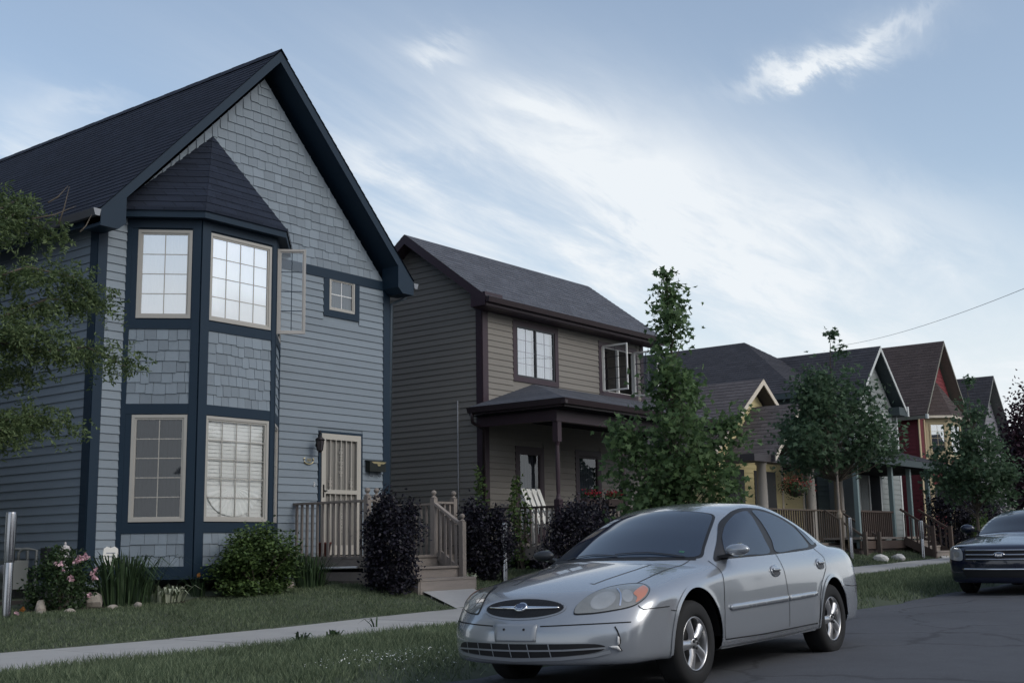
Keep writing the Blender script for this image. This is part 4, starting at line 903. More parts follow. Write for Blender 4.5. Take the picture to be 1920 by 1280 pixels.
roof_slope(mb, lambda t: ((ax1+(pk[0]-ax1)*t, ay+(pk[1]-ay)*t, az+(pk[2]-az)*t), (ax1+(pk[0]-ax1)*t, 28, az+(pk[2]-az)*t)), 26)
mb.build('roof', M_roof4, H4)
mb = MB(); mb.box(ax0, ax1, ay, ay+.03, az-.18, az-.005); mb.box(ax0, ax0+.03, ay+.03, 28, az-.18, az-.005); mb.build('fascia', M_soff4, H4)
mb = MB(); mb.box(ax0+.03, ax1, ay+.03, 16.0, az-.19, az-.17); mb.box(ax0+.03, ax0+.5, 16.0, 28, az-.19, az-.17); mb.build('soffit', M_soff4, H4)
gable_roof(H4, 39.0, 7.50, .95, 2.05, 14.58, 19.2, M_roof4, (M_pale, M_soff4, M_soff4), 18)
FM = Wall(34.8, 15.95, 0); FG = Wall(37.2, 15.0, 0)
mb = MB(); wall_sheet(mb, FM, 0, 6.5, .4, az-.05); wall_sheet(mb, Wall(34.8, 28, -math.pi/2), 0, 12.05, .4, az-.05); mb.build('wall', M_teal, H4)
mb = MB(); lap_sheet(mb, FM, 0, 2.5, .9, az-.2, .16); mb.build('lap_boards', M_teal, H4)
mb = MB(); wall_sheet(mb, FG, 0, 3.95, .4, 5.55); FG.poly(mb, [(0, 5.55), (3.6, 5.55), (1.8, 7.27)], 0); wall_sheet(mb, Wall(37.2, 16, -math.pi/2), 0, 1, .4, 5.55); wall_sheet(mb, Wall(41.15, 15, math.pi/2), 0, 12, .4, 5.55); mb.build('wall', M_gry, H4)
mb = MB(); lap_sheet(mb, FG, .1, 3.85, .9, 7.2, .17, clip=lambda v: (.1, 3.85) if v < 5.5 else (.05+(v-5.5)/.98, 3.6-(v-5.5)/.98)); mb.build('lap_boards', M_gry, H4)
for a, b in ((0, .1), (3.85, 3.97)): mb = MB(); FG.box(mb, a, b, .9, 5.5, 0, .03); mb.build('corner_board', M_pale, H4)
mb = MB(); FG.box(mb, 3.2, 3.95, 5.28, 5.56, .02, .40); mb.build('eave_return', M_soff4, H4)
mb = MB(); FG.box(mb, 3.90, 4.02, 5.28, 5.62, .30, .44); mb.build('gutter_end', M_pale, H4)
for (a, b, c, d) in ((.9, 1.9, 4.0, 5.2), (2.5, 3.3, 4.0, 5.2)):
    mb = MB()
    for q in ((a-.1, a, c, d), (b, b+.1, c, d), (a-.1, b+.1, d, d+.12), (a-.1, b+.1, c-.1, c)): FG.box(mb, *q, 0, .03)
    mb.build('window_casing', M_pale, H4); window(H4, FG, a, b, c, d, M_pale, M_gl, 1, 2, .04, .03, curtain=M_blind_g)
for (a, b) in ((.1, .2), (.95, 1.05), (1.95, 2.05), (2.9, 3.0)): mb = MB(); FG.box(mb, a, b, 1.2, 3.2, 0, .035); mb.build('door_casing', M_pale, H4)
mb = MB(); FG.box(mb, 1.05, 1.95, 1.2, 3.2, 0, .02); mb.build('door', M_dark, H4)
mb = MB(); FM.box(mb, .6, 1.5, 2.0, 3.1, 0, .02); mb.build('dark_window', M_blk, H4)
# its porch
P4 = thing('porch', 'long open porch with teal posts and stairs on the grey house', 'porch', (35, 13.5, .8))
mb = MB(); roof_slope(mb, lambda t: ((31.6, 12.5+2.5*t, 3.38+.75*t), (39.4, 12.5+2.5*t, 3.38+.75*t)), 12); roof_slope(mb, lambda t: ((39.4, 12.5+2.5*t, 3.38+.75*t), (39.4+.001, 15, 3.38+.75*t)), 4); mb.build('roof', M_roof4, P4)
mb = MB(); mb.box(31.6, 39.4, 12.48, 12.52, 3.18, 3.37); mb.box(39.38, 39.42, 12.52, 15, 3.18, 3.37); mb.build('fascia', M_soff4, P4)
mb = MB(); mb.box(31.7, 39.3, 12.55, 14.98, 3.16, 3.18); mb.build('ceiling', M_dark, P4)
DZ4 = 1.16
for x in (31.7, 34.3, 35.78, 37.36, 39.2):
    mb = MB(); mb.box(x-.06, x+.06, 12.74, 12.86, DZ4-.3, 3.18); mb.build('post', M_tealp, P4)
mb = MB(); mb.box(31.5, 39.4, 12.7, 14.98, DZ4-.06, DZ4); mb.build('deck', M_woodx, P4)
M_brwood = mat('brown_stained_wood', (.090, .066, .056), .85, 0, .25, .2, 3, stretch=(3, 3, 1), rnd=.1)
mb = MB(); mb.box(31.5, 39.4, 12.68, 12.72, DZ4-.32, DZ4-.10); mb.build('rim_joist', M_brwood, P4)
mb = MB(); mb.box(31.5, 39.4, 12.74, 14.9, .4, DZ4-.33); mb.build('skirt', M_dkwood, P4)
rail(P4, (31.7, 12.8, 1.86), (34.25, 12.8, 1.86), M_brwood, .07, .05); balusters(P4, (31.75, 12.8), (34.2, 12.8), 17, DZ4, 1.84, M_brwood, .04)
rail(P4, (37.4, 12.8, 1.86), (39.2, 12.8, 1.86), M_brwood, .07, .05)
for x in (34.75, 36.25):
    rail(P4, (x, 12.75, 1.95), (x, 11.85, 1.35), M_brwood, .06, .06); balusters(P4, (x, 12.7), (x, 11.9), 5, DZ4-.1, 1.85, M_brwood, .04, -.5)
    mb = MB(); mb.box(x-.05, x+.05, 11.78, 11.88, .45, 1.45); mb.build('newel', M_brwood, P4); mb = MB(); mb.bar((x, 12.7, DZ4-.1), (x, 11.8, .62), .04, .22); mb.build('stringer', M_brwood, P4)
for i in range(3): mb = MB(); mb.box(34.8, 36.2, 11.82+.3*i, 12.14+.3*i, .70+.15*i, .74+.15*i); mb.box(34.82, 36.18, 11.84+.3*i, 11.86+.3*i, .5, .70+.15*i); mb.build('step', M_woodx, P4)

# ================================================================== red house with a cream bay
M_red = mat('crimson_siding', (.115, .022, .030), .7, 0, .3, .08, 1.5, stretch=(1, 1, 4))
M_redl = mat('crimson_shingle', (.17, .035, .042), .7, 0, .3, .12, 6)
M_bcream = mat('ochre_cream_trim', (.42, .345, .22), .6, 0, .3, .06, 3)
M_roof5 = roof_mat('umber_roof', (.070, .055, .054), 'Y')
H5 = thing('red_house', 'crimson house with a steep gable over a cream-framed bay', 'house', (45.6, 15, 1.0))
M_olive = mat('olive_trim', (.16, .155, .13), .6)
gable_roof(H5, 45.6, 8.50, 1.18, 2.55, 14.58, 26, M_roof5, (M_olive, M_olive, M_olive), 26, .12, .12)
F5 = Wall(43.3, 15, 0)
mb = MB(); wall_sheet(mb, F5, 0, 4.6, .5, 5.4); F5.poly(mb, [(0, 5.4), (4.6, 5.4), (2.3, 8.25)], 0); wall_sheet(mb, Wall(43.3, 26, -math.pi/2), 0, 11, .5, 5.45); wall_sheet(mb, Wall(47.9, 15, math.pi/2), 0, 11, .5, 5.4); mb.build('wall', M_red, H5)
mb = MB(); lap_sheet(mb, F5, .1, 4.5, 5.4, 8.1, .15, clip=lambda v: ((v-5.4)/1.24, 4.6-(v-5.4)/1.24)); mb.build('lap_boards', M_redl, H5)
mb = MB(); lap_sheet(mb, Wall(43.3, 26, -math.pi/2), 6, 10.88, 1, 5.4, .15); mb.build('lap_boards', M_red, H5)
A5 = Wall(44.1, 15, R(-45)); wA5 = .62*1.4142; B5 = Wall(44.72, 14.38, 0); wB5 = 1.46; C5 = Wall(46.18, 14.38, R(45))
mb = MB()
for W, w in ((A5, wA5), (B5, wB5), (C5, wA5)): wall_sheet(mb, W, 0, w, 1.0, 5.5, ((.14, w-.14, 4.20, 5.28),))
mb.build('bay', M_bcream, H5)
for W, w in ((A5, wA5), (B5, wB5), (C5, wA5)):
    for z_ in (3.05, 1.1): mb = MB(); W.box(mb, .12, w-.12, z_, z_+.9, 0, .012); mb.build('red_panel', M_redl, H5)
    window(H5, W, .13, w-.13, 4.19, 5.29, M_bcream, M_gl_hi, 3 if w > 1 else 2, 4, .04, .012, curtain=M_blind_g); mb = MB(); W.box(mb, .18, w-.18, 2.2, 2.95, 0, .015); mb.build('dark_window', M_blk, H5)
for a, b in ((-.02, .12), (.55, .68)): mb = MB(); F5.box(mb, a, b, 1, 5.4, 0, .03); mb.build('corner_board', M_bcream, H5)
e5 = [(43.88, 15, 5.56), (44.60, 14.18, 5.56), (46.30, 14.18, 5.56), (47.0, 15, 5.56)]; a5 = Vector((45.45, 15, 7.0)); mb = MB()
for a, b in zip(e5, e5[1:]): roof_slope(mb, lambda t, a=a, b=b: (Vector(a).lerp(a5, t), Vector(b).lerp(a5, min(t, .999))), 10)
mb.build('bay_roof', M_roof5, H5)
mb = MB()
for a, b in zip(e5, e5[1:]): mb.add([(a[0], a[1], 5.47), (b[0], b[1], 5.47), b, a], [(0, 1, 2, 3)])
mb.build('bay_fascia', M_cream, H5)
mb = MB(); mb.box(43.04, 43.2, 14.55, 14.62, 5.36, 5.52); mb.build('gutter_end', M_pale, H5)

# ================================================================== lilac-grey house and what lies beyond
M_lil = mat('lilac_grey_siding', (.195, .19, .22), .7, 0, .3, .06, 1.5, stretch=(1, 1, 4))
M_roof6 = roof_mat('dark_roof', (.05, .048, .055), 'Y')
H6 = thing('lilac_grey_house', 'lilac-grey gabled house behind the blue sedan', 'house', (51.7, 15, 1.1))
M_soff6 = mat('grey_soffit', (.14, .145, .14), .7)
gable_roof(H6, 51.65, 7.78, 1.22, 2.0, 14.58, 24, M_roof6, (M_soff6, M_soff6, M_soff6), 18, .12, .12)
F6 = Wall(49.9, 15, 0)
mb = MB(); wall_sheet(mb, F6, 0, 3.6, .6, 5.3); F6.poly(mb, [(0, 5.3), (3.6, 5.3), (1.8, 7.55)], 0); wall_sheet(mb, Wall(49.9, 24, -math.pi/2), 0, 9, .6, 5.3); wall_sheet(mb, Wall(53.5, 15, math.pi/2), 0, 9, .6, 5.3); mb.build('wall', M_lil, H6)
mb = MB(); lap_sheet(mb, F6, .05, 3.55, 1.0, 7.4, .17, clip=lambda v: (.05, 3.55) if v < 5.3 else ((v-5.3)/1.25, 3.6-(v-5.3)/1.25)); mb.build('lap_boards', M_lil, H6)
for (a, b, c, d) in ((1.5, 2.2, 4.0, 5.2), (.8, 1.5, 1.8, 3.4), (2.9, 3.3, 2.0, 3.1)):
    mb = MB(); F6.box(mb, a-.08, b+.08, c-.08, d+.1, 0, .03); mb.build('window_casing', M_soff6, H6); mb = MB(); F6.box(mb, a, b, c, d, .028, .038); mb.build('dark_window', M_blk, H6)
for a in (1.55, 2.1): mb = MB(); F6.box(mb, a, a+.35, 1.7, 3.5, .04, .06); mb.build('shutter', M_blk, H6)
H7 = thing('far_house', 'low brown-roofed house far down the street behind the blue sedan', 'house', (70, 19, 1.2))
M_far = mat('far_siding', (.20, .19, .19), .8)
mb = MB(); mb.box(64, 74, 18, 26, .8, 3.1); mb.build('wall', M_far, H7)
mb = MB(); roof_slope(mb, lambda t: ((63.6, 17.6+4.4*t, 3.05+2.6*t), (74.4, 17.6+4.4*t, 3.05+2.6*t)), 16); roof_slope(mb, lambda t: ((63.6, 26.4-4.4*t, 3.05+2.6*t), (74.4, 26.4-4.4*t, 3.05+2.6*t)), 4); mb.build('roof', roof_mat('far_roof', (.10, .085, .085), 'X'), H7)
mb = MB(); mb.box(63.6, 74.4, 17.55, 17.6, 2.9, 3.04); mb.box(66, 66.2, 17.7, 18, .9, 2.9); mb.box(68, 68.2, 17.7, 18, .9, 2.9); mb.build('trim', M_pale, H7)

# unseen neighbour on the left, put in to shade the blue house's side wall
H0 = thing('unseen_neighbour', 'plain grey unseen house shading the blue one from beyond the left edge', 'house', (3.9, 15.5, .2))
mb = MB(); mb.box(1.4, 7.0, 15.2, 27, .1, 5.9); mb.build('wall', M_gry, H0); gable_roof(H0, 4.2, 8.6, .9, 2.9, 14.9, 27.4, M_roof4, (M_pale, M_soff4, M_soff4), 10)
mb = MB(); Wall(1.4, 15.2, 0).prism(mb, [(0, 5.9), (5.6, 5.9), (2.8, 8.35)], -.1, 0); mb.build('gable', M_gry, H0)

# the other side of the street, behind the photographer (seen in windows and paint)
for k, (xa, w_, hh, m_, lab) in enumerate(((-26, 7.5, 5.2, M_gry, 'grey'), (-13, 7.0, 4.8, M_bro, 'brown'), (0, 7.5, 5.4, M_lil, 'lilac'), (13, 7.0, 5.0, M_teal, 'teal'), (26, 7.5, 5.2, M_red, 'crimson'), (40, 7.5, 5.0, M_gry, 'second grey'))):
    T = thing('opposite_house', lab+' house across the street behind the photographer', 'house', (xa+w_/2, -13, 0), 'houses across the street'); mb = MB(); mb.box(xa, xa+w_, -22, -13, 0, hh); mb.build('wall', m_, T)
    mb = MB(); zc_, yc_ = hh+2.3, -17.5
    mb.add([(xa-.4, -12.6, hh-.1), (xa+w_+.4, -12.6, hh-.1), (xa+w_+.4, yc_, zc_), (xa-.4, yc_, zc_), (xa-.4, -22.4, hh-.1), (xa+w_+.4, -22.4, hh-.1)], [(0, 1, 2, 3), (3, 2, 5, 4), (0, 3, 4), (1, 5, 2)]); mb.build('roof', M_roof4, T)
    for u in (.9, w_/2-.5, w_-2.0):
        for z_ in (1.2, 3.4): mb = MB(); mb.box(xa+u, xa+u+1.1, -13, -12.97, z_, z_+1.3); mb.build('window', M_blk, T)

# ================================================================== trees
M_bark = mat('young_bark', (.10, .085, .07), .9, 0, .2, .25, 8, stretch=(4, 4, 1), bump=.5, bscale=50)
M_leaf1 = mat('maple_leaf', (.080, .140, .060), .6, 0, .3, .15, 2, island=.3, col2=(.120, .185, .080), trans=.5)
M_leaf2 = mat('dark_maple_leaf', (.058, .102, .058), .6, 0, .3, .15, 2, island=.3, col2=(.086, .138, .078), trans=.45)
M_loc = mat('locust_leaf', (.076, .122, .048), .6, 0, .3, .15, 2, island=.35, col2=(.118, .155, .068), trans=.35)
def street_tree(label, x, y, prof, nclump, nleaf, lsize, mleaf, seed, trunk_r=.045, lobes=(), sig=.13, lean=(0, 0)):
    r_ = np.random.default_rng(seed); zg = float(ground_z(x, y)); T = thing('street_tree', label, 'tree', (x, y, zg))
    zs = [p[0] for p in prof]; rs = [p[1] for p in prof]; ztop, zbot = max(zs), min(zs)
    pz = np.array(sorted(zip(zs, rs))); R_ = lambda z: np.interp(z, pz[:, 0], pz[:, 1])
    axis = lambda z: np.array([x+lean[0]*(z-zg), y+lean[1]*(z-zg), z])
    mb = MB(); n = 12; path = [axis(zg-.1+(ztop-.15-zg)*i/n)+np.array([.018*math.sin(i*1.7+seed), .018*math.cos(i*1.3+seed), 0]) for i in range(n+1)]
    mb.tube(path, [trunk_r*(1.25 if i == 0 else 1)*(1-.86*i/n) for i in range(n+1)], 8)
    cl = []; sg = []
    zz = np.linspace(zbot+.1, ztop-.04, 4000); wgt = np.maximum(R_(zz), .06)**1.6; wgt /= wgt.sum()
    for k in range(nclump):
        z = r_.choice(zz, p=wgt); a = r_.uniform(0, 2*np.pi); rr = R_(z)*(.25+.75*r_.uniform()**.55)*(1+.22*math.sin(3*a+seed+z*2))
        c = axis(z)+np.array([rr*math.cos(a), rr*math.sin(a), r_.normal()*.05]); cl.append(c); sg.append(min(sig, .04+.30*R_(z)))
    for (dx, dy, z, rad, cnt) in lobes:
        for k in range(cnt): cl.append(axis(z)+np.array([dx, dy, 0])+r_.normal(size=3)*rad*np.array([.5, .5, .8])); sg.append(sig*.8)
    for c, s in zip(cl, sg):
        if r_.uniform() > .55: continue
        z0 = max(zbot-.25, c[2]-.35-.5*np.hypot(c[0]-x, c[1]-y)); p0 = axis(z0); m_ = (p0+c)/2+np.array([0, 0, -.04]); mb.tube([p0, m_, c], [.013, .008, .003], 5, False)
    mb.build('trunk', M_bark, T, True)
    cl = np.array(cl); sg = np.array(sg); i = r_.integers(0, len(cl), nleaf); pos = cl[i]+r_.normal(size=(nleaf, 3))*sg[i][:, None]*np.array([1, 1, .8])
    leaves('crown', T, mleaf, pos, np.full(nleaf, lsize), MAPLE, up_bias=.35, seed=seed, droop=.8)
    return T
street_tree('slender young maple with a thin spire top in front of the brown house', 15.05, 8.75, [(5.02, .05), (4.75, .16), (4.3, .20), (4.0, .17), (3.9, .18), (3.45, .28), (3.0, .42), (2.6, .58), (2.1, .70), (1.7, .74), (1.3, .5)], 170, 6600, .090, M_leaf1, 3, lobes=[(0, 0, 4.6, .13, 7), (0, 0, 4.25, .12, 6), (.42, -.75, 2.72, .16, 9), (-.42, .62, 2.55, .18, 8), (.45, -.62, 2.05, .16, 6)], sig=.14)
street_tree('broad dark green young maple with a bare forked trunk before the grey house', 21.35, 8.95, [(5.0, .05), (4.75, .12), (4.5, .24), (4.15, .46), (3.75, .66), (3.4, .86), (3.0, 1.15), (2.7, 1.12), (2.4, .6)], 150, 6600, .090, M_leaf2, 5, .05, sig=.145)
street_tree('small young maple nearest the parked blue sedan', 29.8, 9.05, [(5.05, .06), (4.6, .2), (4.1, .32), (3.6, .44), (3.1, .72), (2.6, .95), (2.1, .85), (1.8, .4)], 115, 5000, .10, M_leaf2, 9, .05, sig=.15)
# stake beside the second maple
mb = MB(); zg = float(ground_z(20.9, 9.0)); mb.tube([(20.95, 8.8, zg-.1), (20.93, 8.8, zg+2.45)], .022, 7)
ST = thing('tree_stake', 'thin wooden stake tied beside the forked maple trunk', 'stake', (20.95, 8.8, zg)); mb.build('stake', M_wood, ST, True)
mb = MB(); mb.lathe([(.02, 0), (.045, .04), (.05, .10), (.03, .16), (.02, .2)], (20.94, 8.8, zg+1.15), 8); mb.build('tie', mat('burlap', (.30, .25, .2), .9), ST)
# honey locust hanging in from the left
LC = thing('locust_tree', 'feathery honey locust reaching in at the left edge', 'tree', (4.15, 9.1, float(ground_z(4.15, 9.1))))
r_ = np.random.default_rng(21); mb = MB()
mb.tube([(4.15, 9.1, 0), (4.17, 9.12, 1.2), (4.2, 9.08, 2.4), (4.15, 9.15, 3.6), (4.2, 9.1, 4.6)], [.09, .075, .06, .045, .02], 9)
def on_ray(u, v, y):
    d = _fw+_r2*((u-960)/2244.8)-_u2*((v-640)/2244.8); t = y/d.y; return np.array([d.x*t, y, CAM_H+d.z*t])
limbs = []
for (pts, yy) in (([(-120, 560), (-20, 430), (60, 400), (130, 440)], 9.2), ([(-120, 600), (0, 520), (80, 500), (170, 520), (200, 560)], 9.0), ([(-120, 640), (20, 590), (120, 560), (215, 570)], 9.1), ([(-120, 700), (0, 640), (90, 660), (170, 650), (250, 690)], 8.9), ([(-120, 720), (0, 690), (60, 700)], 9.2), ([(-120, 800), (0, 790), (80, 780), (150, 790)], 9.0), ([(-100, 480), (10, 390), (40, 375)], 9.3), ([(-120, 650), (-30, 610), (60, 625), (110, 610)], 8.8), ([(-120, 820), (-10, 800), (40, 815)], 8.85)):
    P = [on_ray(u-30 if u > 40 and pts[-1][0] < 240 else u-8, v, yy+.06*i) for i, (u, v) in enumerate(pts)]; P[0] = np.array([4.18, 9.1, P[0][2]-.1])
    mb.tube(P, [.022]+[.012-.008*i/len(P) for i in range(1, len(P))], 6); limbs.append(P)
for (u0, v0, u1, v1) in ((60, 410, 143, 386), (110, 420, 130, 350), (150, 435, 172, 402), (90, 380, 128, 348)):
    mb.tube([on_ray(u0, v0, 9.15), on_ray((u0+u1)/2, (v0+v1)/2+5, 9.15), on_ray(u1, v1, 9.15)], [.008, .006, .002], 5)
mb.build('trunk', M_bark, LC, True)
pos = []; dr = []
for P in limbs:
    for seg in range(len(P)-1):
        nfr = 62 if seg else 40
        for k in range(nfr):
            f = r_.uniform(.0 if seg else .35, 1); c = P[seg]*(1-f)+P[seg+1]*f+r_.normal(size=3)*np.array([.10, .13, .042]); d = r_.normal(size=3)+np.array([.6, 0, -.7]); d /= np.linalg.norm(d); s = np.cross(d, r_.normal(size=3)); s /= np.linalg.norm(s); Lf = r_.uniform(.10, .18)
            for q in range(9):
                b0 = c+d*Lf*(q+1)/9+np.array([0, 0, -.03*(q/9)**2])
                for sg_ in (-1, 1): pos.append(b0); dr.append(s*sg_+d*.5)
        for k in range(5 if seg else 1):
            pass
pos = np.array(pos); leaves('crown', LC, M_loc, pos, np.full(len(pos), .040), [(0, 0), (.4, .2), (1, .05), (1, -.05), (.4, -.2)], up_bias=.3, seed=4, dirs=np.array(dr))
# trees closing the far end of the street
M_purp = mat('plum_leaf', (.022, .014, .022), .6, 0, .3, .2, 2, island=.4, col2=(.05, .022, .032), trans=.2)
def blob_tree(name, label, base, centre, rad, n, size, m_, seed, ncl=60, trunk=.09):
    r_ = np.random.default_rng(seed); T = thing(name, label, 'tree', base); mb = MB()
    mb.tube([base, ((base[0]+centre[0])/2+.05, (base[1]+centre[1])/2, (base[2]+centre[2])/2), centre], [trunk, trunk*.7, trunk*.3], 8)
    d = r_.normal(size=(ncl, 3)); d /= np.linalg.norm(d, axis=1)[:, None]; c = np.array(centre)+d*np.array(rad)*(r_.uniform(.45, 1, ncl)**.5)[:, None]
    for q in c[:14]: mb.tube([np.array(base)*.35+np.array(centre)*.65, q], [trunk*.35, .01], 5, False)
    mb.build('trunk', M_bark, T, True); i = r_.integers(0, ncl, n); leaves('crown', T, m_, c[i]+r_.normal(size=(n, 3))*np.array(rad)*.2, np.full(n, size), LEAF, seed=seed); return T
blob_tree('plum_tree', 'dark purple-leaved tree cut off by the right edge', (34.2, 8.7, .45), (34.2, 8.7, 3.0), (.8, .8, 1.9), 9000, .11, M_purp, 31)
blob_tree('far_tree', 'small green tree at the end of the lilac-grey house', (60, 17, .9), (60, 17, 4.2), (1.7, 1.7, 1.9), 2600, .22, M_leaf2, 32)
blob_tree('far_tree', 'tall green tree behind the low far house', (80, 24, .9), (80, 24, 5.0), (3.5, 3.5, 3.2), 3000, .35, M_leaf2, 33)

# ================================================================== shrubs and flowers
def shrub(name, label, base, rad, h, n, size, m_, seed, tmpl=LEAF, ncl=90, cat='shrub', group=None, up=.25, lump=.16, stems=7):
    r_ = np.random.default_rng(seed); zg = float(ground_z(base[0], base[1])); T = thing(name, label, cat, (base[0], base[1], zg), group)
    zz = r_.uniform(.05, 1.0, ncl); rr = np.sqrt(np.clip(1-((zz-.47)/.56)**2, .02, 1))*(r_.uniform(.3, 1.0, ncl)**.5); an = r_.uniform(0, 2*np.pi, ncl); rr = rr*(1+.16*np.sin(3*an+seed)+.10*np.sin(5*an+zz*9+seed*2)); zz = zz*(1+.10*np.sin(2*an+seed))
    c = np.stack([base[0]+rad[0]*rr*np.cos(an), base[1]+rad[1]*rr*np.sin(an), zg+h*.96*zz], 1)
    mb = MB()
    for k in range(stems):
        e = c[k]; mb.tube([(base[0]+r_.normal()*.05, base[1]+r_.normal()*.05, zg-.03), ((base[0]+e[0])/2, (base[1]+e[1])/2, (zg+e[2])/2+.03), e], [.014, .010, .004], 5, False)
    mb.build('stems', M_bark, T, True)
    i = r_.integers(0, ncl, n); p = c[i]+r_.normal(size=(n, 3))*np.array([rad[0], rad[1], h*.45])*lump; p[:, 2] = np.maximum(p[:, 2], zg+.01)
    leaves('foliage', T, m_, p, np.full(n, size), tmpl, seed=seed, up_bias=up); return T, c
M_pbush = mat('purple_shrub_leaf', (.008, .009, .015), .55, 0, .3, .2, 3, island=.35, col2=(.017, .014, .024), trans=.15)
M_gbush = mat('green_shrub_leaf', (.042, .080, .024), .55, 0, .35, .2, 3, island=.35, col2=(.088, .135, .042), trans=.3)
shrub('purple_shrub', 'tall dark purple shrub left of the wooden porch steps', (13.40, 12.72), (.44, .42), 1.33, 10500, .058, M_pbush, 41)
shrub('purple_shrub', 'dark purple shrub between the blue and brown houses', (15.92, 13.1), (.46, .42), 1.25, 10500, .058, M_pbush, 42)
shrub('purple_shrub', 'dark purple hedge along the front of the brown house porch', (18.1, 12.4), (1.0, .45), 1.40, 15000, .058, M_pbush, 43)
shrub('purple_shrub', 'dark purple hedge in front of the brown house beyond its first post', (20.3, 12.2), (.9, .45), 1.42, 10000, .060, M_pbush, 44)
shrub('purple_shrub', 'big dark purple bush right of the grey house stairs', (38.0, 12.3), (1.25, .7), 2.0, 8000, .085, M_pbush, 45)
shrub('purple_shrub', 'dark purple bush behind the green one near the blue sedan', (41.0, 12.4), (1.4, .7), 1.9, 7000, .09, M_pbush, 46)
shrub('green_shrub', 'small green bush at the foot of the far purple bushes', (38.6, 11.75), (.55, .4), 1.15, 3000, .08, M_gbush, 47)
shrub('green_shrub', 'spreading bright green shrub below the blue bay window', (11.55, 13.68), (.60, .46), .86, 12500, .060, M_gbush, 48, up=.7)
shrub('green_shrub', 'young leafy plant with yellowish tips by the brown house corner', (17.3, 14.2), (.16, .16), 1.75, 500, .075, M_gbush, 49, ncl=26)
shrub('green_shrub', 'leafy plant with pale tips against the brown house porch rail', (18.05, 13.9), (.22, .2), 1.7, 650, .08, M_gbush, 50, ncl=26)
M_rose = mat('rose_leaf', (.022, .045, .018), .5, 0, .35, .2, 3, island=.35, col2=(.04, .07, .025), trans=.25)
RS, rc = shrub('rose_bush', 'rose bush with pink blooms at the left corner of the blue house', (8.62, 13.92), (.38, .33), .70, 4500, .045, M_rose, 51)
M_pink = mat('pink_petal', (.50, .24, .31), .6, 0, .3, .1, 5, island=.25, col2=(.66, .46, .50), trans=.3)
def bloom(parent, name, c, rad, m_, seed, n=14):
    rad = rad*.62
    r2 = np.random.default_rng(seed); p = np.tile(np.array(c), (n, 1))+r2.normal(size=(n, 3))*rad*.25
    return leaves(name, parent, m_, p, np.full(n, rad), [(0, 0), (.5, .45), (1, .3), (1, -.3), (.5, -.45)], seed=seed, up_bias=.2)
zr = ORG[RS][2]
for k, (dx, dy, dz, s) in enumerate(((-.02, -.30, .58, .06), (.06, -.30, .62, .07), (.12, -.30, .64, .07), (.17, -.28, .63, .05), (-.20, -.28, .55, .055), (-.26, -.26, .56, .035), (-.17, -.30, .47, .03), (-.10, -.34, .38, .07), (.22, -.32, .42, .065), (.28, -.30, .45, .06), (.25, -.32, .36, .055), (.20, -.30, .16, .055), (.03, -.31, .60, .06))):
    bloom(RS, 'bloom', (8.62+dx, 13.92+dy, zr+dz+.03), s, M_pink, 300+k)
def strap_clump(name, label, x, y, n, h, w, m_, seed, spread=.35, cat='plant', group=None):
    r_ = np.random.default_rng(seed); zg = float(ground_z(x, y)); T = thing(name, label, cat, (x, y, zg), group); mb = MB()
    for k in range(n):
        a = r_.uniform(0, 2*math.pi); rr = r_.uniform(0, .6)*spread; b = Vector((x+rr*math.cos(a), y+rr*.7*math.sin(a), zg-.02)); L_ = h*r_.uniform(.6, 1.1); out = (r_.uniform(.05, 1.0)**1.6)*L_*(.45+rr/spread); dv = Vector((math.cos(a), math.sin(a), 0)); sd_ = Vector((-math.sin(a), math.cos(a), 0)).lerp(Vector((1, 0, 0)), .5).normalized()*w/2*r_.uniform(.6, 1.1)
        p = [b, b+dv*out*.25+Vector((0, 0, L_*.5)), b+dv*out*.65+Vector((0, 0, L_*.85)), b+dv*out*1.15+Vector((0, 0, L_*(r_.uniform(.85, 1.02)-.45*min(1, out/L_))))]
        mb.add([p[0]-sd_, p[0]+sd_, p[1]+sd_, p[1]-sd_, p[2]+sd_*.7, p[2]-sd_*.7, p[3]], [(0, 1, 2, 3), (3, 2, 4, 5), (5, 4, 6)])
    mb.build('leaves', m_, T); return T
M_iris = mat('iris_leaf', (.020, .042, .020), .45, 0, .4, .15, 4, island=.4, col2=(.045, .075, .032), trans=.25)
M_host = mat('variegated_leaf', (.10, .14, .07), .5, 0, .4, .15, 4, island=.5, col2=(.38, .40, .32), trans=.2)
strap_clump('iris_clump', 'big clump of dark green iris blades left of the bay', 9.62, 14.0, 330, .72, .024, M_iris, 61, .60)
strap_clump('iris_clump', 'clump of iris blades between the green shrub and the porch', 12.55, 13.62, 190, .56, .024, M_iris, 62, .40)
strap_clump('hosta', 'low variegated hosta at the foot of the bay', 10.28, 13.95, 90, .26, .045, M_host, 63, .35)
strap_clump('hosta', 'small pale hosta beside the porch steps', 15.3, 12.8, 30, .22, .05, M_host, 64, .18)
strap_clump('daylily', 'thin daylily tuft in front of the bay foundation', 10.85, 14.05, 45, .34, .014, M_iris, 65, .2)
strap_clump('weed_tuft', 'tall weed tuft on the verge edge by the sidewalk', 8.85, 9.75, 30, .16, .03, M_iris, 66, .12)
strap_clump('weed_tuft', 'low broad weed at the sidewalk edge left of the sedan', 9.4, 9.83, 36, .13, .035, M_iris, 67, .14)
strap_clump('weed_tuft', 'single weed growing in the sidewalk joint', 10.85, 10.6, 9, .22, .02, M_iris, 68, .05)
M_orange = mat('orange_petal', (.45, .20, .06), .6, 0, .3, .1, 5, trans=.3)
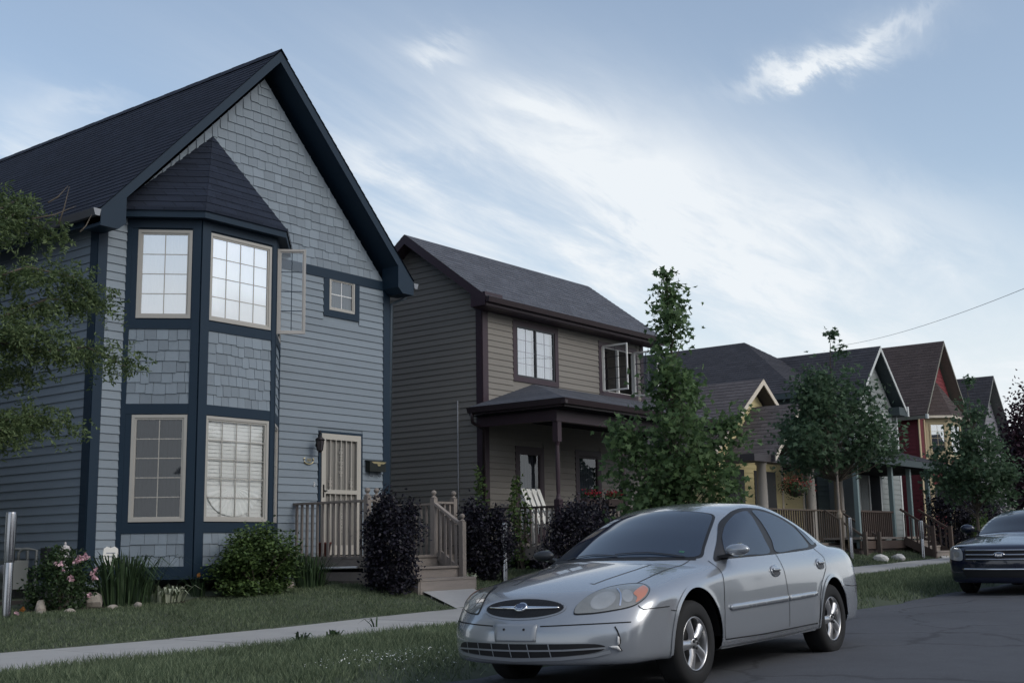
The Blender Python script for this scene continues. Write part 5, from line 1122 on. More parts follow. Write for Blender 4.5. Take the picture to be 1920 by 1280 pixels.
for (x, y, z, lab, s) in ((10.8, 14.02, .30, 'small orange daylily bloom in front of the bay', .05), (8.05, 13.85, .06, 'orange flower at the foot of the steel post on the lawn', .05), (7.72, 13.4, .05, 'dull pink flower at the foot of the steel post', .045)):
    zg = float(ground_z(x, y)); T = thing('flower', lab, 'flower', (x, y, zg)); mb = MB(); mb.tube([(x, y, zg), (x+.01, y, zg+z)], .004, 5); mb.build('stem', M_iris, T); bloom(T, 'bloom', (x+.01, y, zg+z), s, M_orange if 'orange' in lab else M_pink, int(x*100))
# white clover flowers on the verge by the car's nose
r_ = np.random.default_rng(8); n = 260; pc = np.stack([r_.normal(7.9, .40, n), r_.normal(7.5, .25, n), np.zeros(n)], 1); pc[:, 2] = ground_z(pc[:, 0], pc[:, 1])+r_.uniform(.04, .09, n)
me = leaf_mesh('clover_flowers', pc, np.full(n, .016), SMALL, up_bias=.6, seed=9); me.materials.append(mat('clover_white', (.72, .74, .72), .7, 0, .2, 0)); tag(link(bpy.data.objects.new('clover_flowers', me)), 'white clover flowers in the verge by the sedan nose', 'flowers', kind='stuff')
# rocks
M_rock = mat('garden_rock', (.30, .27, .24), .9, 0, .2, .25, 6, bump=.6, bscale=25)
import bmesh
def rock(label, c, s, seed, m_=None):
    bm = bmesh.new(); bmesh.ops.create_icosphere(bm, subdivisions=2, radius=1); r2 = random.Random(seed); dirs = [Vector((r2.uniform(-1, 1), r2.uniform(-1, 1), r2.uniform(-1, 1))).normalized() for _ in range(7)]
    for v in bm.verts:
        k = 1-.28*max(0, max(v.co.dot(d) for d in dirs)-.72)/.28; v.co = Vector((v.co.x*s[0]*k, v.co.y*s[1]*k, v.co.z*s[2]*k))
    me = bpy.data.meshes.new('rock'); bm.to_mesh(me); bm.free(); me.materials.append(m_ or M_rock); o = bpy.data.objects.new('rock', me); zg = float(ground_z(c[0], c[1])); link(o); o.location = (c[0], c[1], zg+s[2]*.45); o.rotation_euler = (0, 0, r2.uniform(0, 6)); tag(o, label, 'rock')
rock('large tan rock between the roses and the iris', (9.16, 14.02), (.15, .11, .14), 1); rock('small pale rock under the rose bush', (8.30, 13.85), (.08, .07, .12), 2); rock('flat stone edging under the rose bush', (8.55, 13.62), (.12, .06, .04), 3); rock('flat stone edging in front of the iris', (9.25, 13.75), (.14, .06, .04), 4); rock('flat stone left of the roses', (8.2, 13.7), (.10, .06, .03), 5); rock('grey stone below the hosta', (9.6, 13.72), (.14, .07, .05), 6)
rock('pale stone half hidden by the second iris clump', (12.2, 13.75), (.13, .10, .11), 7); rock('flat stone at the foot of the green shrub', (11.65, 13.45), (.16, .06, .025), 8)
rock('white rock by the far sidewalk, nearer to the steps', (31.2, 12.05), (.22, .16, .13), 9, mat('white_rock', (.55, .54, .52), .9, 0, .2, .1)); rock('second white rock by the far sidewalk', (32.3, 12.0), (.3, .16, .13), 10, MATS['white_rock'])

# ================================================================== small things in the front yards
M_steel = mat('polished_steel', (.36, .37, .40), .2, 1.0, .5, .04, 3, stretch=(6, 6, 1))
def steel_post(label, x, y, h, rad=.055):
    zg = float(ground_z(x, y)); T = thing('steel_post', label, 'post', (x, y, zg), None); mb = MB()
    mb.lathe([(rad, -.1), (rad, h-.01), (rad*.9, h), (0, h)], (x, y, zg), 20); mb.build('pipe', M_steel, T, True)
    mb = MB(); mb.lathe([(rad*1.12, h*.52), (rad*1.16, h*.54), (rad*1.16, h-.03), (rad*1.06, h)], (x, y, zg), 20); mb.build('sleeve', M_steel, T, True)
    mb = MB(); dv = Vector((-x, -y, 0)).normalized(); c = Vector((x, y, zg+h*.57))+dv*rad*.75; Rm = Matrix.Rotation(math.atan2(dv.y, dv.x), 3, 'Z')
    prof = [(math.sin(a), math.cos(a)) for a in np.linspace(0, math.pi, 13)]  # polished boss added to the plain pipe so that a bright glint shows
    q = MB(); q.lathe(prof, (0, 0, 0), 16); q.v = [tuple(c+Rm @ Vector((p[0]*.02, p[1]*rad*.7, p[2]*.07))) for p in q.v]; q.build('reflector', mat('glint_boss_'+str(round(x)), (.95, .95, .95), .04, 1.0, .5, 0), T, True); return T
steel_post('tall polished steel post at the left edge of the lawn', 7.66, 13.5, 1.22, .052); steel_post('polished steel post beside the purple shrub, close to the sedan hood', 16.12, 12.75, 1.0); steel_post('steel post by the forked maple near the grey house porch', 30.1, 12.4, 1.05); steel_post('steel post at the foot of the grey house stairs', 34.1, 11.95, 1.05)
# gas meter
M_gm = mat('meter_grey', (.16, .17, .17), .6, .1, .4, .08, 4)
GM = thing('gas_meter', 'grey gas meter with bent pipes on the left side wall', 'gas meter', (9.45, 16.3, .5))
mb = MB(); mb.box(9.22, 9.46, 16.15, 16.55, .58, .98); mb.build('meter_body', M_gm, GM)
mb = MB(); mb.lathe([(0, 0), (.10, 0), (.11, .03), (.10, .06), (0, .07)], (9.22, 16.35, .82), 16, Matrix.Rotation(R(-90), 3, 'Y')); mb.build('dial', M_metal, GM, True)
for k, yy in enumerate((16.22, 16.46)): mb = MB(); mb.tube([(9.34, yy, .98), (9.34, yy, 1.08), (9.36, yy-.06, 1.14), (9.42, yy-.12, 1.14), (9.5, yy-.2, 1.12), (9.5, yy-.2, .3)], .022, 8); mb.build('pipe', M_gm, GM, True)
mb = MB(); mb.box(9.5, 9.58, 15.75, 15.92, .95, 1.15); mb.build('regulator', MATS['black_frame'], GM)
# shield-shaped yard sign
YS = thing('yard_sign', 'small white shield-shaped yard sign behind the iris blades', 'sign', (9.66, 14.45, .45)); yx, yy, yz = 9.66, 14.45, 1.0
out = [(-.11, .12), (-.06, .15), (0, .13), (.06, .15), (.11, .12), (.12, .02), (.09, -.10), (.0, -.19), (-.09, -.10), (-.12, .02)]
mb = MB(); mb.prism([(yx+a, yy, yz+b) for a, b in out], (0, .012, 0)); mb.build('plate', M_white, YS)
mb = MB(); mb.tube([(yx, yy+.01, .35), (yx, yy+.01, yz+.16)], .007, 6); mb.build('stake', M_metal, YS)
for (a, b, c) in ((-.07, .07, .055), (-.05, .05, .01)): mb = MB(); mb.box(yx+a, yx+b, yy-.002, yy-.0005, yz+c, yz+c+.014); mb.build('printed_line', mat('sign_grey', (.25, .27, .32), .7, 0, .2, 0) if 'sign_grey' not in MATS else MATS['sign_grey'], YS)
# little pale pagoda ornament behind the roses
GO = thing('garden_lantern', 'pale little tiered garden ornament behind the roses', 'ornament', (8.88, 14.3, .45)); mb = MB()
mb.lathe([(0, .25), (.05, .23), (.075, .17), (.05, .165), (.05, .12), (.08, .10), (.08, .085), (.045, .08), (.045, .02), (.06, 0), (.05, -.3)], (8.88, 14.3, .93), 12); mb.build('tiers', mat('pale_stone', (.45, .42, .42), .8), GO, True)
mb = MB(); mb.lathe([(.012, .25), (.015, .27), (0, .29)], (8.88, 14.3, .93), 8); mb.build('finial', MATS['pale_stone'], GO)
# red flowers in boxes on the brown house porch rail, hanging basket at the cottage
M_redf = mat('red_petal', (.30, .012, .03), .6, 0, .3, .15, 5, island=.3, trans=.25)
for k, (x0, x1, lab) in enumerate(((18.85, 19.35, 'flower box with red blooms left on the brown porch rail'), (19.6, 20.1, 'flower box with red blooms beside the letter box on the brown porch rail'), (21.2, 22.0, 'flower box with red blooms behind the slender maple'))):
    T = thing('flower_box', lab, 'flower box', ((x0+x1)/2, 13.0, 1.8)); mb = MB(); mb.prism([(x0, 12.90, 1.80), (x0, 13.05, 1.80), (x0, 13.07, 1.93), (x0, 12.88, 1.93)], (x1-x0, 0, 0)); mb.build('box', M_dkwood, T)
    r_ = np.random.default_rng(70+k); n = 260; p = np.stack([r_.uniform(x0, x1, n), r_.normal(12.95, .06, n), 1.95+np.abs(r_.normal(0, .06, n))], 1); leaves('foliage', T, M_rose, p, np.full(n, .05), LEAF, seed=70+k)
    n = 130; p = np.stack([r_.uniform(x0, x1, n), r_.normal(12.93, .06, n), 2.0+np.abs(r_.normal(0, .05, n))], 1); leaves('blooms', T, M_redf, p, np.full(n, .045), SMALL, seed=80+k)
T = thing('hanging_basket', 'hanging basket of pink-red flowers under the yellow cottage porch', 'flower basket', (30.0, 13.8, 2.5)); mb = MB(); mb.lathe([(0, -.22), (.14, -.18), (.22, 0), (.2, 0), (.12, -.14)], (30.0, 13.8, 2.45), 14); mb.build('basket', M_dkwood, T, True)
mb = MB()
for a in (0, 2.1, 4.2): mb.tube([(30+.2*math.cos(a), 13.8+.2*math.sin(a), 2.45), (30, 13.8, 3.08)], .006, 4)
mb.build('hanger', M_iron, T)
r_ = np.random.default_rng(90); n = 700; p = np.array([30, 13.8, 2.5])+r_.normal(size=(n, 3))*np.array([.2, .2, .12]); leaves('foliage', T, M_rose, p, np.full(n, .07), LEAF, seed=90)
n = 260; p = np.array([30, 13.75, 2.6])+r_.normal(size=(n, 3))*np.array([.2, .2, .10]); leaves('blooms', T, mat('coral_petal', (.45, .10, .09), .6, 0, .3, .15, 5, island=.3, trans=.25), p, np.full(n, .06), SMALL, seed=91)
# overhead service wire
a, b = np.array(on_ray(1560, 650, 20.0)), np.array(on_ray(1990, 512, 6.0)); mb = MB(); mb.tube([a*(1-t_)+b*t_-np.array([0, 0, .25*4*t_*(1-t_)]) for t_ in np.linspace(0, 1, 24)], .0065, 5)
solo(mb, 'service_wire', mat('wire_grey', (.10, .10, .11), .6), 'thin overhead wire rising to the right above the roofs', 'wire', tuple(a), smooth=True)

# ================================================================== cars: skin = zero set of a smooth solid, panels projected onto it
def pch(xk, yk):
    "monotone cubic through knots, flat beyond the ends"
    o = np.argsort(xk); xk = np.asarray(xk, float)[o]; yk = np.asarray(yk, float)[o]; h = np.diff(xk); d = np.diff(yk)/h; m = np.zeros(len(xk))
    m[1:-1] = np.where(d[:-1]*d[1:] > 0, 2*d[:-1]*d[1:]/(d[:-1]+d[1:]+1e-12), 0); m[0], m[-1] = d[0], d[-1]
    def f(x):
        x = np.clip(np.asarray(x, float), xk[0], xk[-1]); i = np.clip(np.searchsorted(xk, x)-1, 0, len(h)-1); t = (x-xk[i])/h[i]
        return (2*t**3-3*t**2+1)*yk[i]+(t**3-2*t**2+t)*h[i]*m[i]+(-2*t**3+3*t**2)*yk[i+1]+(t**3-t**2)*h[i]*m[i+1]
    return f
def smax(a, b, k): 
    h = np.clip(.5+.5*(a-b)/k, 0, 1); return b*(1-h)+a*h+k*h*(1-h)
def smin(a, b, k): return -smax(-a, -b, k)
class CarShape:
    def __init__(s, **k): s.__dict__.update(k)
    def F(s, P):
        x, y, z = P[..., 0], np.abs(P[..., 1]), P[..., 2]
        side = (y-(s.plan(x)+s.tumble(z)+s.flare(x, z)))*.97
        top = z-(s.top(x)-s.crown(x)*(y/.9)**2)
        if s.crease: top = top-s.crease(x, y)
        front = (x-(s.nose(z)-s.fbow*(y/.9)**s.fpow))*.9
        rear = ((s.tail(z)+s.rbow*(y/.9)**2.4)-x)*.9
        bot = s.bottom(x)-z
        b = smax(side, top, s.rt); b = smax(b, front, s.rf); b = smax(b, rear, .07); b = smax(b, bot, .05)
        xs = x+s.wbow*(y/.75)**2*np.clip((x+1.9)/.5, -1, 1)
        ctop = (z-(s.can(xs)-s.ccrown*(y/.65)**2))*.88
        cside = (y-s.cplan(x)*s.ctum(z))*.93
        c = np.maximum(smax(ctop, cside, s.rc), .6-z)
        return smin(b, c, s.rj)
    def grad(s, P, e=2e-3):
        g_ = np.stack([s.F(P+np.eye(3)[i]*e)-s.F(P-np.eye(3)[i]*e) for i in range(3)], -1); return g_/(np.linalg.norm(g_, axis=-1)[..., None]+1e-9)
    def cast(s, O, D, tmax, n=0):
        "first hit along rays O + t D, by sphere tracing"
        t = np.zeros(len(O))
        for k in range(70): t = np.minimum(t+s.F(O+D*t[:, None])*(.8 if k < 55 else .6), tmax)
        P = O+D*t[:, None]; P[np.abs(s.F(P)) > .004] = np.nan; return P
    def skin(s, nx=210, na=150):
        "rays from a spine outwards: na round the section, nx along the car, plus both ends"
        x0, x1 = s.tail(np.array(.5))+.55, s.nose(np.array(.45))-.49
        ne = 40; k = np.arange(ne)/ne; a = np.linspace(0, 2*np.pi, na, endpoint=False)[None]; one = np.ones_like(a)
        u = np.concatenate([np.zeros(ne), np.linspace(0, 1, nx-2*ne), np.ones(ne)])[:, None]
        tilt = np.concatenate([(1-k)*np.pi/2, np.zeros(nx-2*ne), -(k+1/ne)*np.pi/2])[:, None]
        d = np.stack([np.sin(tilt)*one, np.cos(a)*np.cos(tilt), np.sin(a)*np.cos(tilt)], -1).reshape(-1, 3)
        O = np.stack([(x1+(x0-x1)*u)*one, 0*u*one, .55+0*u*one], -1).reshape(-1, 3); t = np.zeros(len(O))
        for k in range(48): t = t-s.F(O+d*t[:, None])*(.85 if k < 36 else .6)
        V = O+d*t[:, None]; idx = np.arange(nx*na).reshape(nx, na); q = np.stack([idx[:-1], np.roll(idx[:-1], -1, 1), np.roll(idx[1:], -1, 1), idx[1:]], -1).reshape(-1, 4)
        return V, q
    def open_wheels(s, V, q, arches, cell=.030):
        "cut the wheel openings: snap skin points onto the arch circle, drop the faces inside it"
        V = V.copy(); inside = np.zeros(len(V), bool)
        for (cx, cz, r_) in arches:
            side = np.abs(V[:, 1]) > .62; dx, dz = V[:, 0]-cx, (V[:, 2]-cz)/1.03; rr = np.hypot(dx, dz); near = side & (np.abs(rr-r_) < cell*.62); k = r_/np.maximum(rr, 1e-6)
            V[near, 0] = (cx+dx*k)[near]; V[near, 2] = (cz+dz*k*1.03)[near]
            sgn = np.sign(V[near, 1]); O = np.stack([V[near, 0], sgn*1.3, V[near, 2]], 1); H = s.cast(O, np.stack([0*sgn, -sgn, 0*sgn], 1), 1.0); ok = ~np.isnan(H[:, 0]) & (np.abs(H[:, 1]) > .6); tmp = V[near]; tmp[ok] = H[ok]; V[near] = tmp
            inside |= side & (rr < r_+cell*.62)
        keep = ~inside[q].all(1); return V, q[keep]
def car_mesh(name, V, faces, m_, T, smooth=True, M=None):
    me = bpy.data.meshes.new(name); me.from_pydata([tuple(p) for p in V], [], [tuple(int(i) for i in f) for f in faces]); me.validate()
    if smooth: me.polygons.foreach_set('use_smooth', [True]*len(me.polygons))
    me.materials.append(m_); o = bpy.data.objects.new(name, me); link(o, T, (0, 0, 0)); return o
def panel(S, outline, D, R0, off, grid=.03, thick=0.0, mirror=False, edge_in=0.0):
    """outline: 2-D points in the plane facing direction -D through R0 (axes e1 sideways, e2 up).  Returns verts, faces on the skin."""
    D = np.array(D, float); D /= np.linalg.norm(D); e2 = np.array([0, 0, 1.])-D*D[2]; e2 /= np.linalg.norm(e2); e1 = np.cross(D, e2)
    P = np.array(outline, float); n = len(P); dense = []
    for i in range(n):
        a, b = P[i], P[(i+1) % n]; k = max(1, int(np.linalg.norm(b-a)/(grid*.7)))
        dense += [a+(b-a)*j/k for j in range(k)]
    P = np.array(dense); n = len(P); lo, hi = P.min(0), P.max(0); gx = np.arange(lo[0]+grid/2, hi[0], grid); gy = np.arange(lo[1]+grid/2, hi[1], grid)
    G = np.array([(a, b) for a in gx for b in gy])
    if len(G):
        x, y = G[:, 0], G[:, 1]; inside = np.zeros(len(G), bool); j = n-1
        for i in range(n):
            c = ((P[i, 1] > y) != (P[j, 1] > y)) & (x < (P[j, 0]-P[i, 0])*(y-P[i, 1])/(P[j, 1]-P[i, 1]+1e-12)+P[i, 0]); inside ^= c; j = i
        G = G[inside]
        if len(G):
            dmin = np.min(np.linalg.norm(G[:, None]-P[None], axis=2), axis=1); G = G[dmin > grid*.45]
    A = np.vstack([P, G]) if len(G) else P
    r_ = delaunay_2d_cdt([Vector(p) for p in A], [(i, (i+1) % n) for i in range(n)], [], 1, 1e-6)
    V2 = np.array([tuple(v) for v in r_[0]]); Fc = [tuple(f) for f in r_[2]]
    O = np.array(R0)+V2[:, :1]*e1+V2[:, 1:]*e2-D*2.5; H = S.cast(O, np.tile(D, (len(O), 1)), 6.0, 300)
    bad = np.isnan(H[:, 0]); Nn = S.grad(np.where(bad[:, None], 0, H)); H = H+Nn*off
    Fc = [f for f in Fc if not any(bad[i] for i in f)]; H = np.where(bad[:, None], 0, H)
    if thick:
        k = len(H); B = H-Nn*thick; ed = {}
        for f in Fc:
            for a, b in zip(f, f[1:]+f[:1]): ed[(a, b)] = ed.get((a, b), 0)+1
        Fc = list(Fc)+[(b, a, a+k, b+k) for (a, b) in ed if (b, a) not in ed]; H = np.vstack([H, B])
    if mirror: H = H*np.array([1, -1, 1]); Fc = [tuple(reversed(f)) for f in Fc]
    return H, Fc
def strip(S, pts, D, R0, w, off, n=60):
    "a thin ribbon along a polyline on the skin (shut lines, creases)"
    P = np.array(pts, float); seg = np.linalg.norm(np.diff(P, axis=0), axis=1); L_ = np.concatenate([[0], np.cumsum(seg)]); t = np.linspace(0, L_[-1], n)
    Q = np.stack([np.interp(t, L_, P[:, 0]), np.interp(t, L_, P[:, 1])], 1); tg = np.gradient(Q, axis=0); tg /= np.linalg.norm(tg, axis=1)[:, None]; nn = np.stack([-tg[:, 1], tg[:, 0]], 1)
    D = np.array(D, float); D /= np.linalg.norm(D); e2 = np.array([0, 0, 1.])-D*D[2]; e2 /= np.linalg.norm(e2); e1 = np.cross(D, e2)
    V2 = np.concatenate([Q-nn*w/2, Q+nn*w/2]); O = np.array(R0)+V2[:, :1]*e1+V2[:, 1:]*e2-D*2.5; H = S.cast(O, np.tile(D, (len(O), 1)), 6.0, 300)
    bad = np.isnan(H[:, 0]); H = np.where(bad[:, None], 0, H); H = H+S.grad(H)*off
    return H, [(i, i+1, n+i+1, n+i) for i in range(n-1) if not (bad[i] or bad[i+1] or bad[n+i] or bad[n+i+1])]
def wheel_well(T, cx, cz, r_, m_):
    for sg in (1, -1):
        mb = MB(); n = 40; ring = [(cx+r_*math.cos(a), cz+r_*math.sin(a)*1.03) for a in np.linspace(R(2), R(178), n)]
        for (p, q) in zip(ring, ring[1:]): mb.add([(p[0], sg*.90, p[1]), (q[0], sg*.90, q[1]), (q[0], sg*.50, q[1]), (p[0], sg*.50, p[1])], [(0, 1, 2, 3)])
        mb.poly([(p[0], sg*.50, p[1]) for p in ring]); mb.build('wheel_well', m_, T)
def rectify(pts, k=10):
    "closed smooth outline through points (Catmull-Rom)"
    P = np.array(pts, float); n = len(P); out = []
    for i in range(n):
        p0, p1, p2, p3 = P[i-1], P[i], P[(i+1) % n], P[(i+2) % n]
        for t in np.linspace(0, 1, k, endpoint=False): out.append(.5*((2*p1)+(p2-p0)*t+(2*p0-5*p1+4*p2-p3)*t*t+(3*p1-p0-3*p2+p3)*t**3))
    return np.array(out)
def M_glassy(name, col, rough=.03):
    m = mat(name, col, rough, 0, .6, 0); return m
M_tyre = mat('tyre_rubber', (.018, .018, .019), .8, 0, .3, .1, 8)
M_alloy = mat('alloy_rim', (.50, .50, .51), .28, .85, .5, .05, 6)
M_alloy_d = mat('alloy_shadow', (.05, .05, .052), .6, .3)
M_well = mat('wheel_well', (.008, .008, .009), .95, 0, .1, 0)
M_cglass = M_glassy('car_glass', (.014, .024, .044)); M_cglass.node_tree.nodes['Principled BSDF'].inputs['IOR'].default_value = 1.62
M_trim = mat('black_rubber', (.012, .012, .014), .5, 0, .4, 0)
M_seam = mat('shut_line', (.015, .015, .017), .8, 0, .2, 0)
M_chrome = mat('chrome', (.75, .75, .77), .08, 1.0, .5, 0)
M_plas = mat('black_plastic', (.014, .014, .016), .6, 0, .3, 0)
def wheel(T, c, side, rad, rim, w, spokes=5):
    "side +1: outer face towards +y"
    Wh = bpy.data.objects.new('wheel', None); link(Wh, T, (0, 0, 0)); Rm = Matrix.Rotation(R(-90)*side, 3, 'X')
    mb = MB(); h = w/2; mb.lathe([(rim*.98, -h*.9), (rim*1.06, -h), (rad*.90, -h), (rad*.965, -h*.85), (rad, -h*.6), (rad, h*.6), (rad*.965, h*.85), (rad*.90, h), (rim*1.10, h*1.02), (rim*1.03, h*.95), (rim, h*.80)], c, 56, Rm); mb.build('tyre', M_tyre, Wh, True)
    mb = MB(); mb.lathe([(rim*1.0, h*.80), (rim*.985, h*.90), (rim*.95, h*.90), (rim*.93, h*.80), (rim*.90, h*.1), (rim*.88, -h*.8)], c, 48, Rm); mb.build('rim', M_alloy, Wh, True)
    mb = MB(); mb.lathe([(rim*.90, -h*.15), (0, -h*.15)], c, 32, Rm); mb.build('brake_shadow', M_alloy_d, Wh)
    mb = MB()
    for k in range(spokes):
        a = 2*math.pi*k/spokes+R(74); secs = []
        for (r_, hw, z) in ((rim*.16, rim*.20, h*.80), (rim*.45, rim*.17, h*.88), (rim*.72, rim*.20, h*.84), (rim*.95, rim*.27, h*.78)):
            secs.append([(r_, -hw, z-h*.22), (r_, -hw*.75, z-.005), (r_, 0, z+.006), (r_, hw*.75, z-.005), (r_, hw, z-h*.22)])
        base = len(mb.v); vs_ = []
        for sc in secs:
            for (r_, q, z) in sc: vs_.append(Vector(c)+Rm @ Vector((r_*math.cos(a)-q*math.sin(a), r_*math.sin(a)+q*math.cos(a), z)))
        fs = [(i*5+j, i*5+j+1, (i+1)*5+j+1, (i+1)*5+j) for i in range(3) for j in range(4)]; mb.add(vs_, fs)
    mb.build('spokes', M_alloy, Wh, True)
    mb = MB(); mb.lathe([(rim*.24, h*.72), (rim*.22, h*.84), (rim*.12, h*.90), (0, h*.90)], c, 24, Rm); mb.build('hub', M_alloy, Wh, True)
    for k in range(5):
        a = 2*math.pi*(k+.5)/5+R(74); p = Vector(c)+Rm @ Vector((rim*.17*math.cos(a), rim*.17*math.sin(a), h*.86)); mb = MB(); mb.lathe([(.012, 0), (.012, .014), (0, .016)], p, 8, Rm); mb.build('lug_nut', M_alloy_d, Wh)
    return Wh

# ------------------------------------------------------------------ silver sedan
M_silver = mat('silver_paint', (.31, .33, .36), .22, .42, .5, .03, 1.5, coat=1.0)
M_silver_d = mat('silver_plastic', (.27, .285, .31), .4, .3, .5, .05, 2, coat=.4)
M_lens = mat('hazed_lens', (.27, .268, .25), .12, .4, .6, .2, 12, coat=1.0)
M_refl = mat('lamp_reflector', (.46, .455, .43), .25, .6, .5, .15, 14, coat=1)
M_amber = mat('amber_lens', (.50, .20, .13), .2, 0, .5, .08, 8, coat=.8)
TAU = CarShape(
 plan=pch([1.15, .95, .7, .4, 0, -.5, -1.4, -2.4, -2.8, -3.3, -3.7, -4.05], [.72, .80, .865, .905, .922, .925, .927, .922, .915, .885, .82, .72]),
 tumble=pch([.15, .25, .38, .55, .68, .80, .92, 1.05], [-.08, -.035, -.010, 0, -.002, -.012, -.05, -.12]),
 flare=lambda x, z: .020*np.exp(-((np.hypot(x, z-.32)-.36)/.06)**2)+.020*np.exp(-((np.hypot(x+2.756, z-.32)-.355)/.06)**2),
 top=pch([1.12, 1.0, .85, .6, .3, 0, -.15, -.5, -1.2, -2.4, -3.0, -3.4, -3.7, -3.9, -4.1], [.64, .685, .745, .82, .885, .935, .955, .985, 1.01, 1.04, 1.055, 1.04, 1.01, .97, .92]),
 crown=pch([1.1, .6, .2, -.3, -1, -2.5, -3.3, -4], [.05, .10, .115, .11, .07, .06, .07, .08]),
 crease=None,
 nose=pch([.15, .22, .30, .40, .48, .54, .60, .66, .72, .80, .90], [1.02, 1.085, 1.10, 1.11, 1.10, 1.075, 1.035, .99, .93, .83, .70]), fbow=.42, fpow=2.4,
 tail=pch([.2, .35, .5, .62, .75, .9, 1.05], [-3.86, -3.96, -3.99, -3.99, -3.95, -3.88, -3.78]), rbow=.38,
 bottom=pch([1.1, .5, .2, -.4, -2.2, -2.9, -4], [.25, .245, .24, .24, .24, .25, .27]),
 rt=.10, rf=.07, wbow=.24,
 can=pch([.9, .1, -.10, -.4, -.8, -1.2, -1.5, -1.8, -2.1, -2.4, -2.7, -3.0, -3.3, -3.6, -4.4], [.1, .83, .925, 1.06, 1.23, 1.365, 1.42, 1.445, 1.438, 1.40, 1.32, 1.21, 1.09, .94, .1]), ccrown=.045,
 cplan=pch([0, -.5, -1.0, -1.6, -2.2, -2.7, -3.1, -3.5], [.80, .90, .955, .98, .965, .93, .88, .80]),
 ctum=pch([.80, .95, 1.10, 1.25, 1.35, 1.45], [.93, .885, .815, .725, .655, .575]),
 rc=.085, rj=.035)
def place(T, loc, M3):
    T.matrix_world = Matrix.Translation(loc) @ M3.to_4x4()
CAR = thing('silver_sedan', 'silver four-door sedan with a cracked front bumper parked at the grass verge', 'car', (0, 0, 0)); ORG[CAR] = (0, 0, 0)
FA, RA, HZ = -.03, -2.79, .325
ARCH = ((FA-.01, .335, .398), (RA, .325, .374))
def car_body(S, nx, na, arches, m_, T):
    V, Q = S.skin(nx, na); V, Q = S.open_wheels(V, Q, arches); b = car_mesh('body', V, Q, m_, T)
    bm = bmesh.new(); bm.from_mesh(b.data); bmesh.ops.delete(bm, geom=[v for v in bm.verts if not v.link_faces], context='VERTS'); bmesh.ops.remove_doubles(bm, verts=bm.verts, dist=.0006); bmesh.ops.recalc_face_normals(bm, faces=bm.faces); bm.to_mesh(b.data); bm.free()
    b.data.polygons.foreach_set('use_smooth', [True]*len(b.data.polygons))
    for (cx, cz, r_) in arches: wheel_well(T, cx, cz, r_, M_well)
    return b
body = car_body(TAU, 260, 190, ARCH, M_silver, CAR)
DS, DF, DH, DWS = (0, -1, 0), (-1, 0, 0), (-.82, -.57, -.045), (-.75, 0, -.66)
O0 = (0, 0, 0)
def put(name, VF, m_, parent=CAR, smooth=True): return car_mesh(name, VF[0], VF[1], m_, parent, smooth)
def flip(VF): return VF[0]*np.array([1, -1, 1]), [tuple(reversed(f)) for f in VF[1]]
def both(name, VF, m_, parent=CAR):
    a = put(name, VF, m_, parent); b = put(name, flip(VF), m_, parent); return a, b
# lips round the wheel openings
for (cx, cz, r_) in ARCH:
    a = np.linspace(R(-8), R(188), 70); ring = np.stack([-(cx+(r_+.012)*np.cos(a)), cz+(r_+.013)*np.sin(a)*1.03], 1)
    VF = strip(TAU, ring, DS, O0, .028, .007, 70); both('arch_lip', VF, M_silver)
# glass house
surr = rectify([(.606, .936), (.833, 1.094), (1.063, 1.225), (1.262, 1.300), (1.459, 1.350), (1.64, 1.370), (1.94, 1.360), (2.16, 1.312), (2.36, 1.245), (2.56, 1.150), (2.70, 1.075), (2.76, 1.025), (2.70, .998), (2.45, .978), (1.65, .958), (.80, .944)], 6)
both('window_surround', panel(TAU, surr, DS, O0, .006, .03), M_trim)
fg = rectify([(.80, .962), (.87, 1.085), (1.045, 1.19), (1.225, 1.264), (1.40, 1.314), (1.58, 1.338), (1.605, 1.315), (1.585, 1.21), (1.56, 1.08), (1.525, .968), (1.15, .962)], 5)
rg = rectify([(1.70, 1.340), (1.93, 1.33), (2.12, 1.290), (2.29, 1.226), (2.40, 1.165), (2.47, 1.075), (2.48, 1.0), (2.1, .982), (1.68, .972), (1.70, 1.08), (1.71, 1.23)], 5)
qg = rectify([(2.44, 1.19), (2.56, 1.128), (2.66, 1.065), (2.70, 1.03), (2.60, 1.018), (2.53, 1.08)], 4)
for o_ in both('side_window', panel(TAU, fg, DS, O0, .010, .03), M_cglass)+both('side_window', panel(TAU, rg, DS, O0, .010, .03), M_cglass)+both('quarter_window', panel(TAU, qg, DS, O0, .010, .03), M_cglass): pass
both('quarter_trim', strip(TAU, [(2.455, 1.205), (2.57, 1.14), (2.67, 1.075), (2.72, 1.035)], DS, O0, .012, .0115, 16), M_chrome)
half = [(0, .872), (.20, .886), (.42, .932), (.62, 1.0), (.722, 1.075), (.69, 1.22), (.63, 1.45), (.565, 1.68), (.525, 1.775), (.45, 1.822), (.24, 1.838), (0, 1.842)]
ws = rectify(half+[(-a, b) for a, b in half[-2:0:-1]], 5)
put('windscreen_frit', panel(TAU, ws, DWS, O0, .0022, .045), M_trim)
hw2 = [(a*.965, 1.36+(b-1.36)*.962) for a, b in ws]
put('windscreen', panel(TAU, hw2, DWS, O0, .0045, .045), M_cglass)
rw = [(0, 1.06), (.45, 1.10), (.60, 1.16), (.50, 1.40), (.40, 1.50), (.2, 1.53), (0, 1.54)]
DR = (.75, 0, -.66); e_r = rectify([(a, b-.02) for a, b in rw]+[(-a, b-.02) for a, b in rw[-2:0:-1]], 5)
bl = rectify([(0, 1.07), (.42, 1.09), (.58, 1.16), (.52, 1.30), (.44, 1.355), (0, 1.375), (-.44, 1.355), (-.52, 1.30), (-.58, 1.16), (-.42, 1.09)], 5)
put('rear_window', panel(TAU, bl, (1, 0, 0), O0, .004, .05), M_cglass)
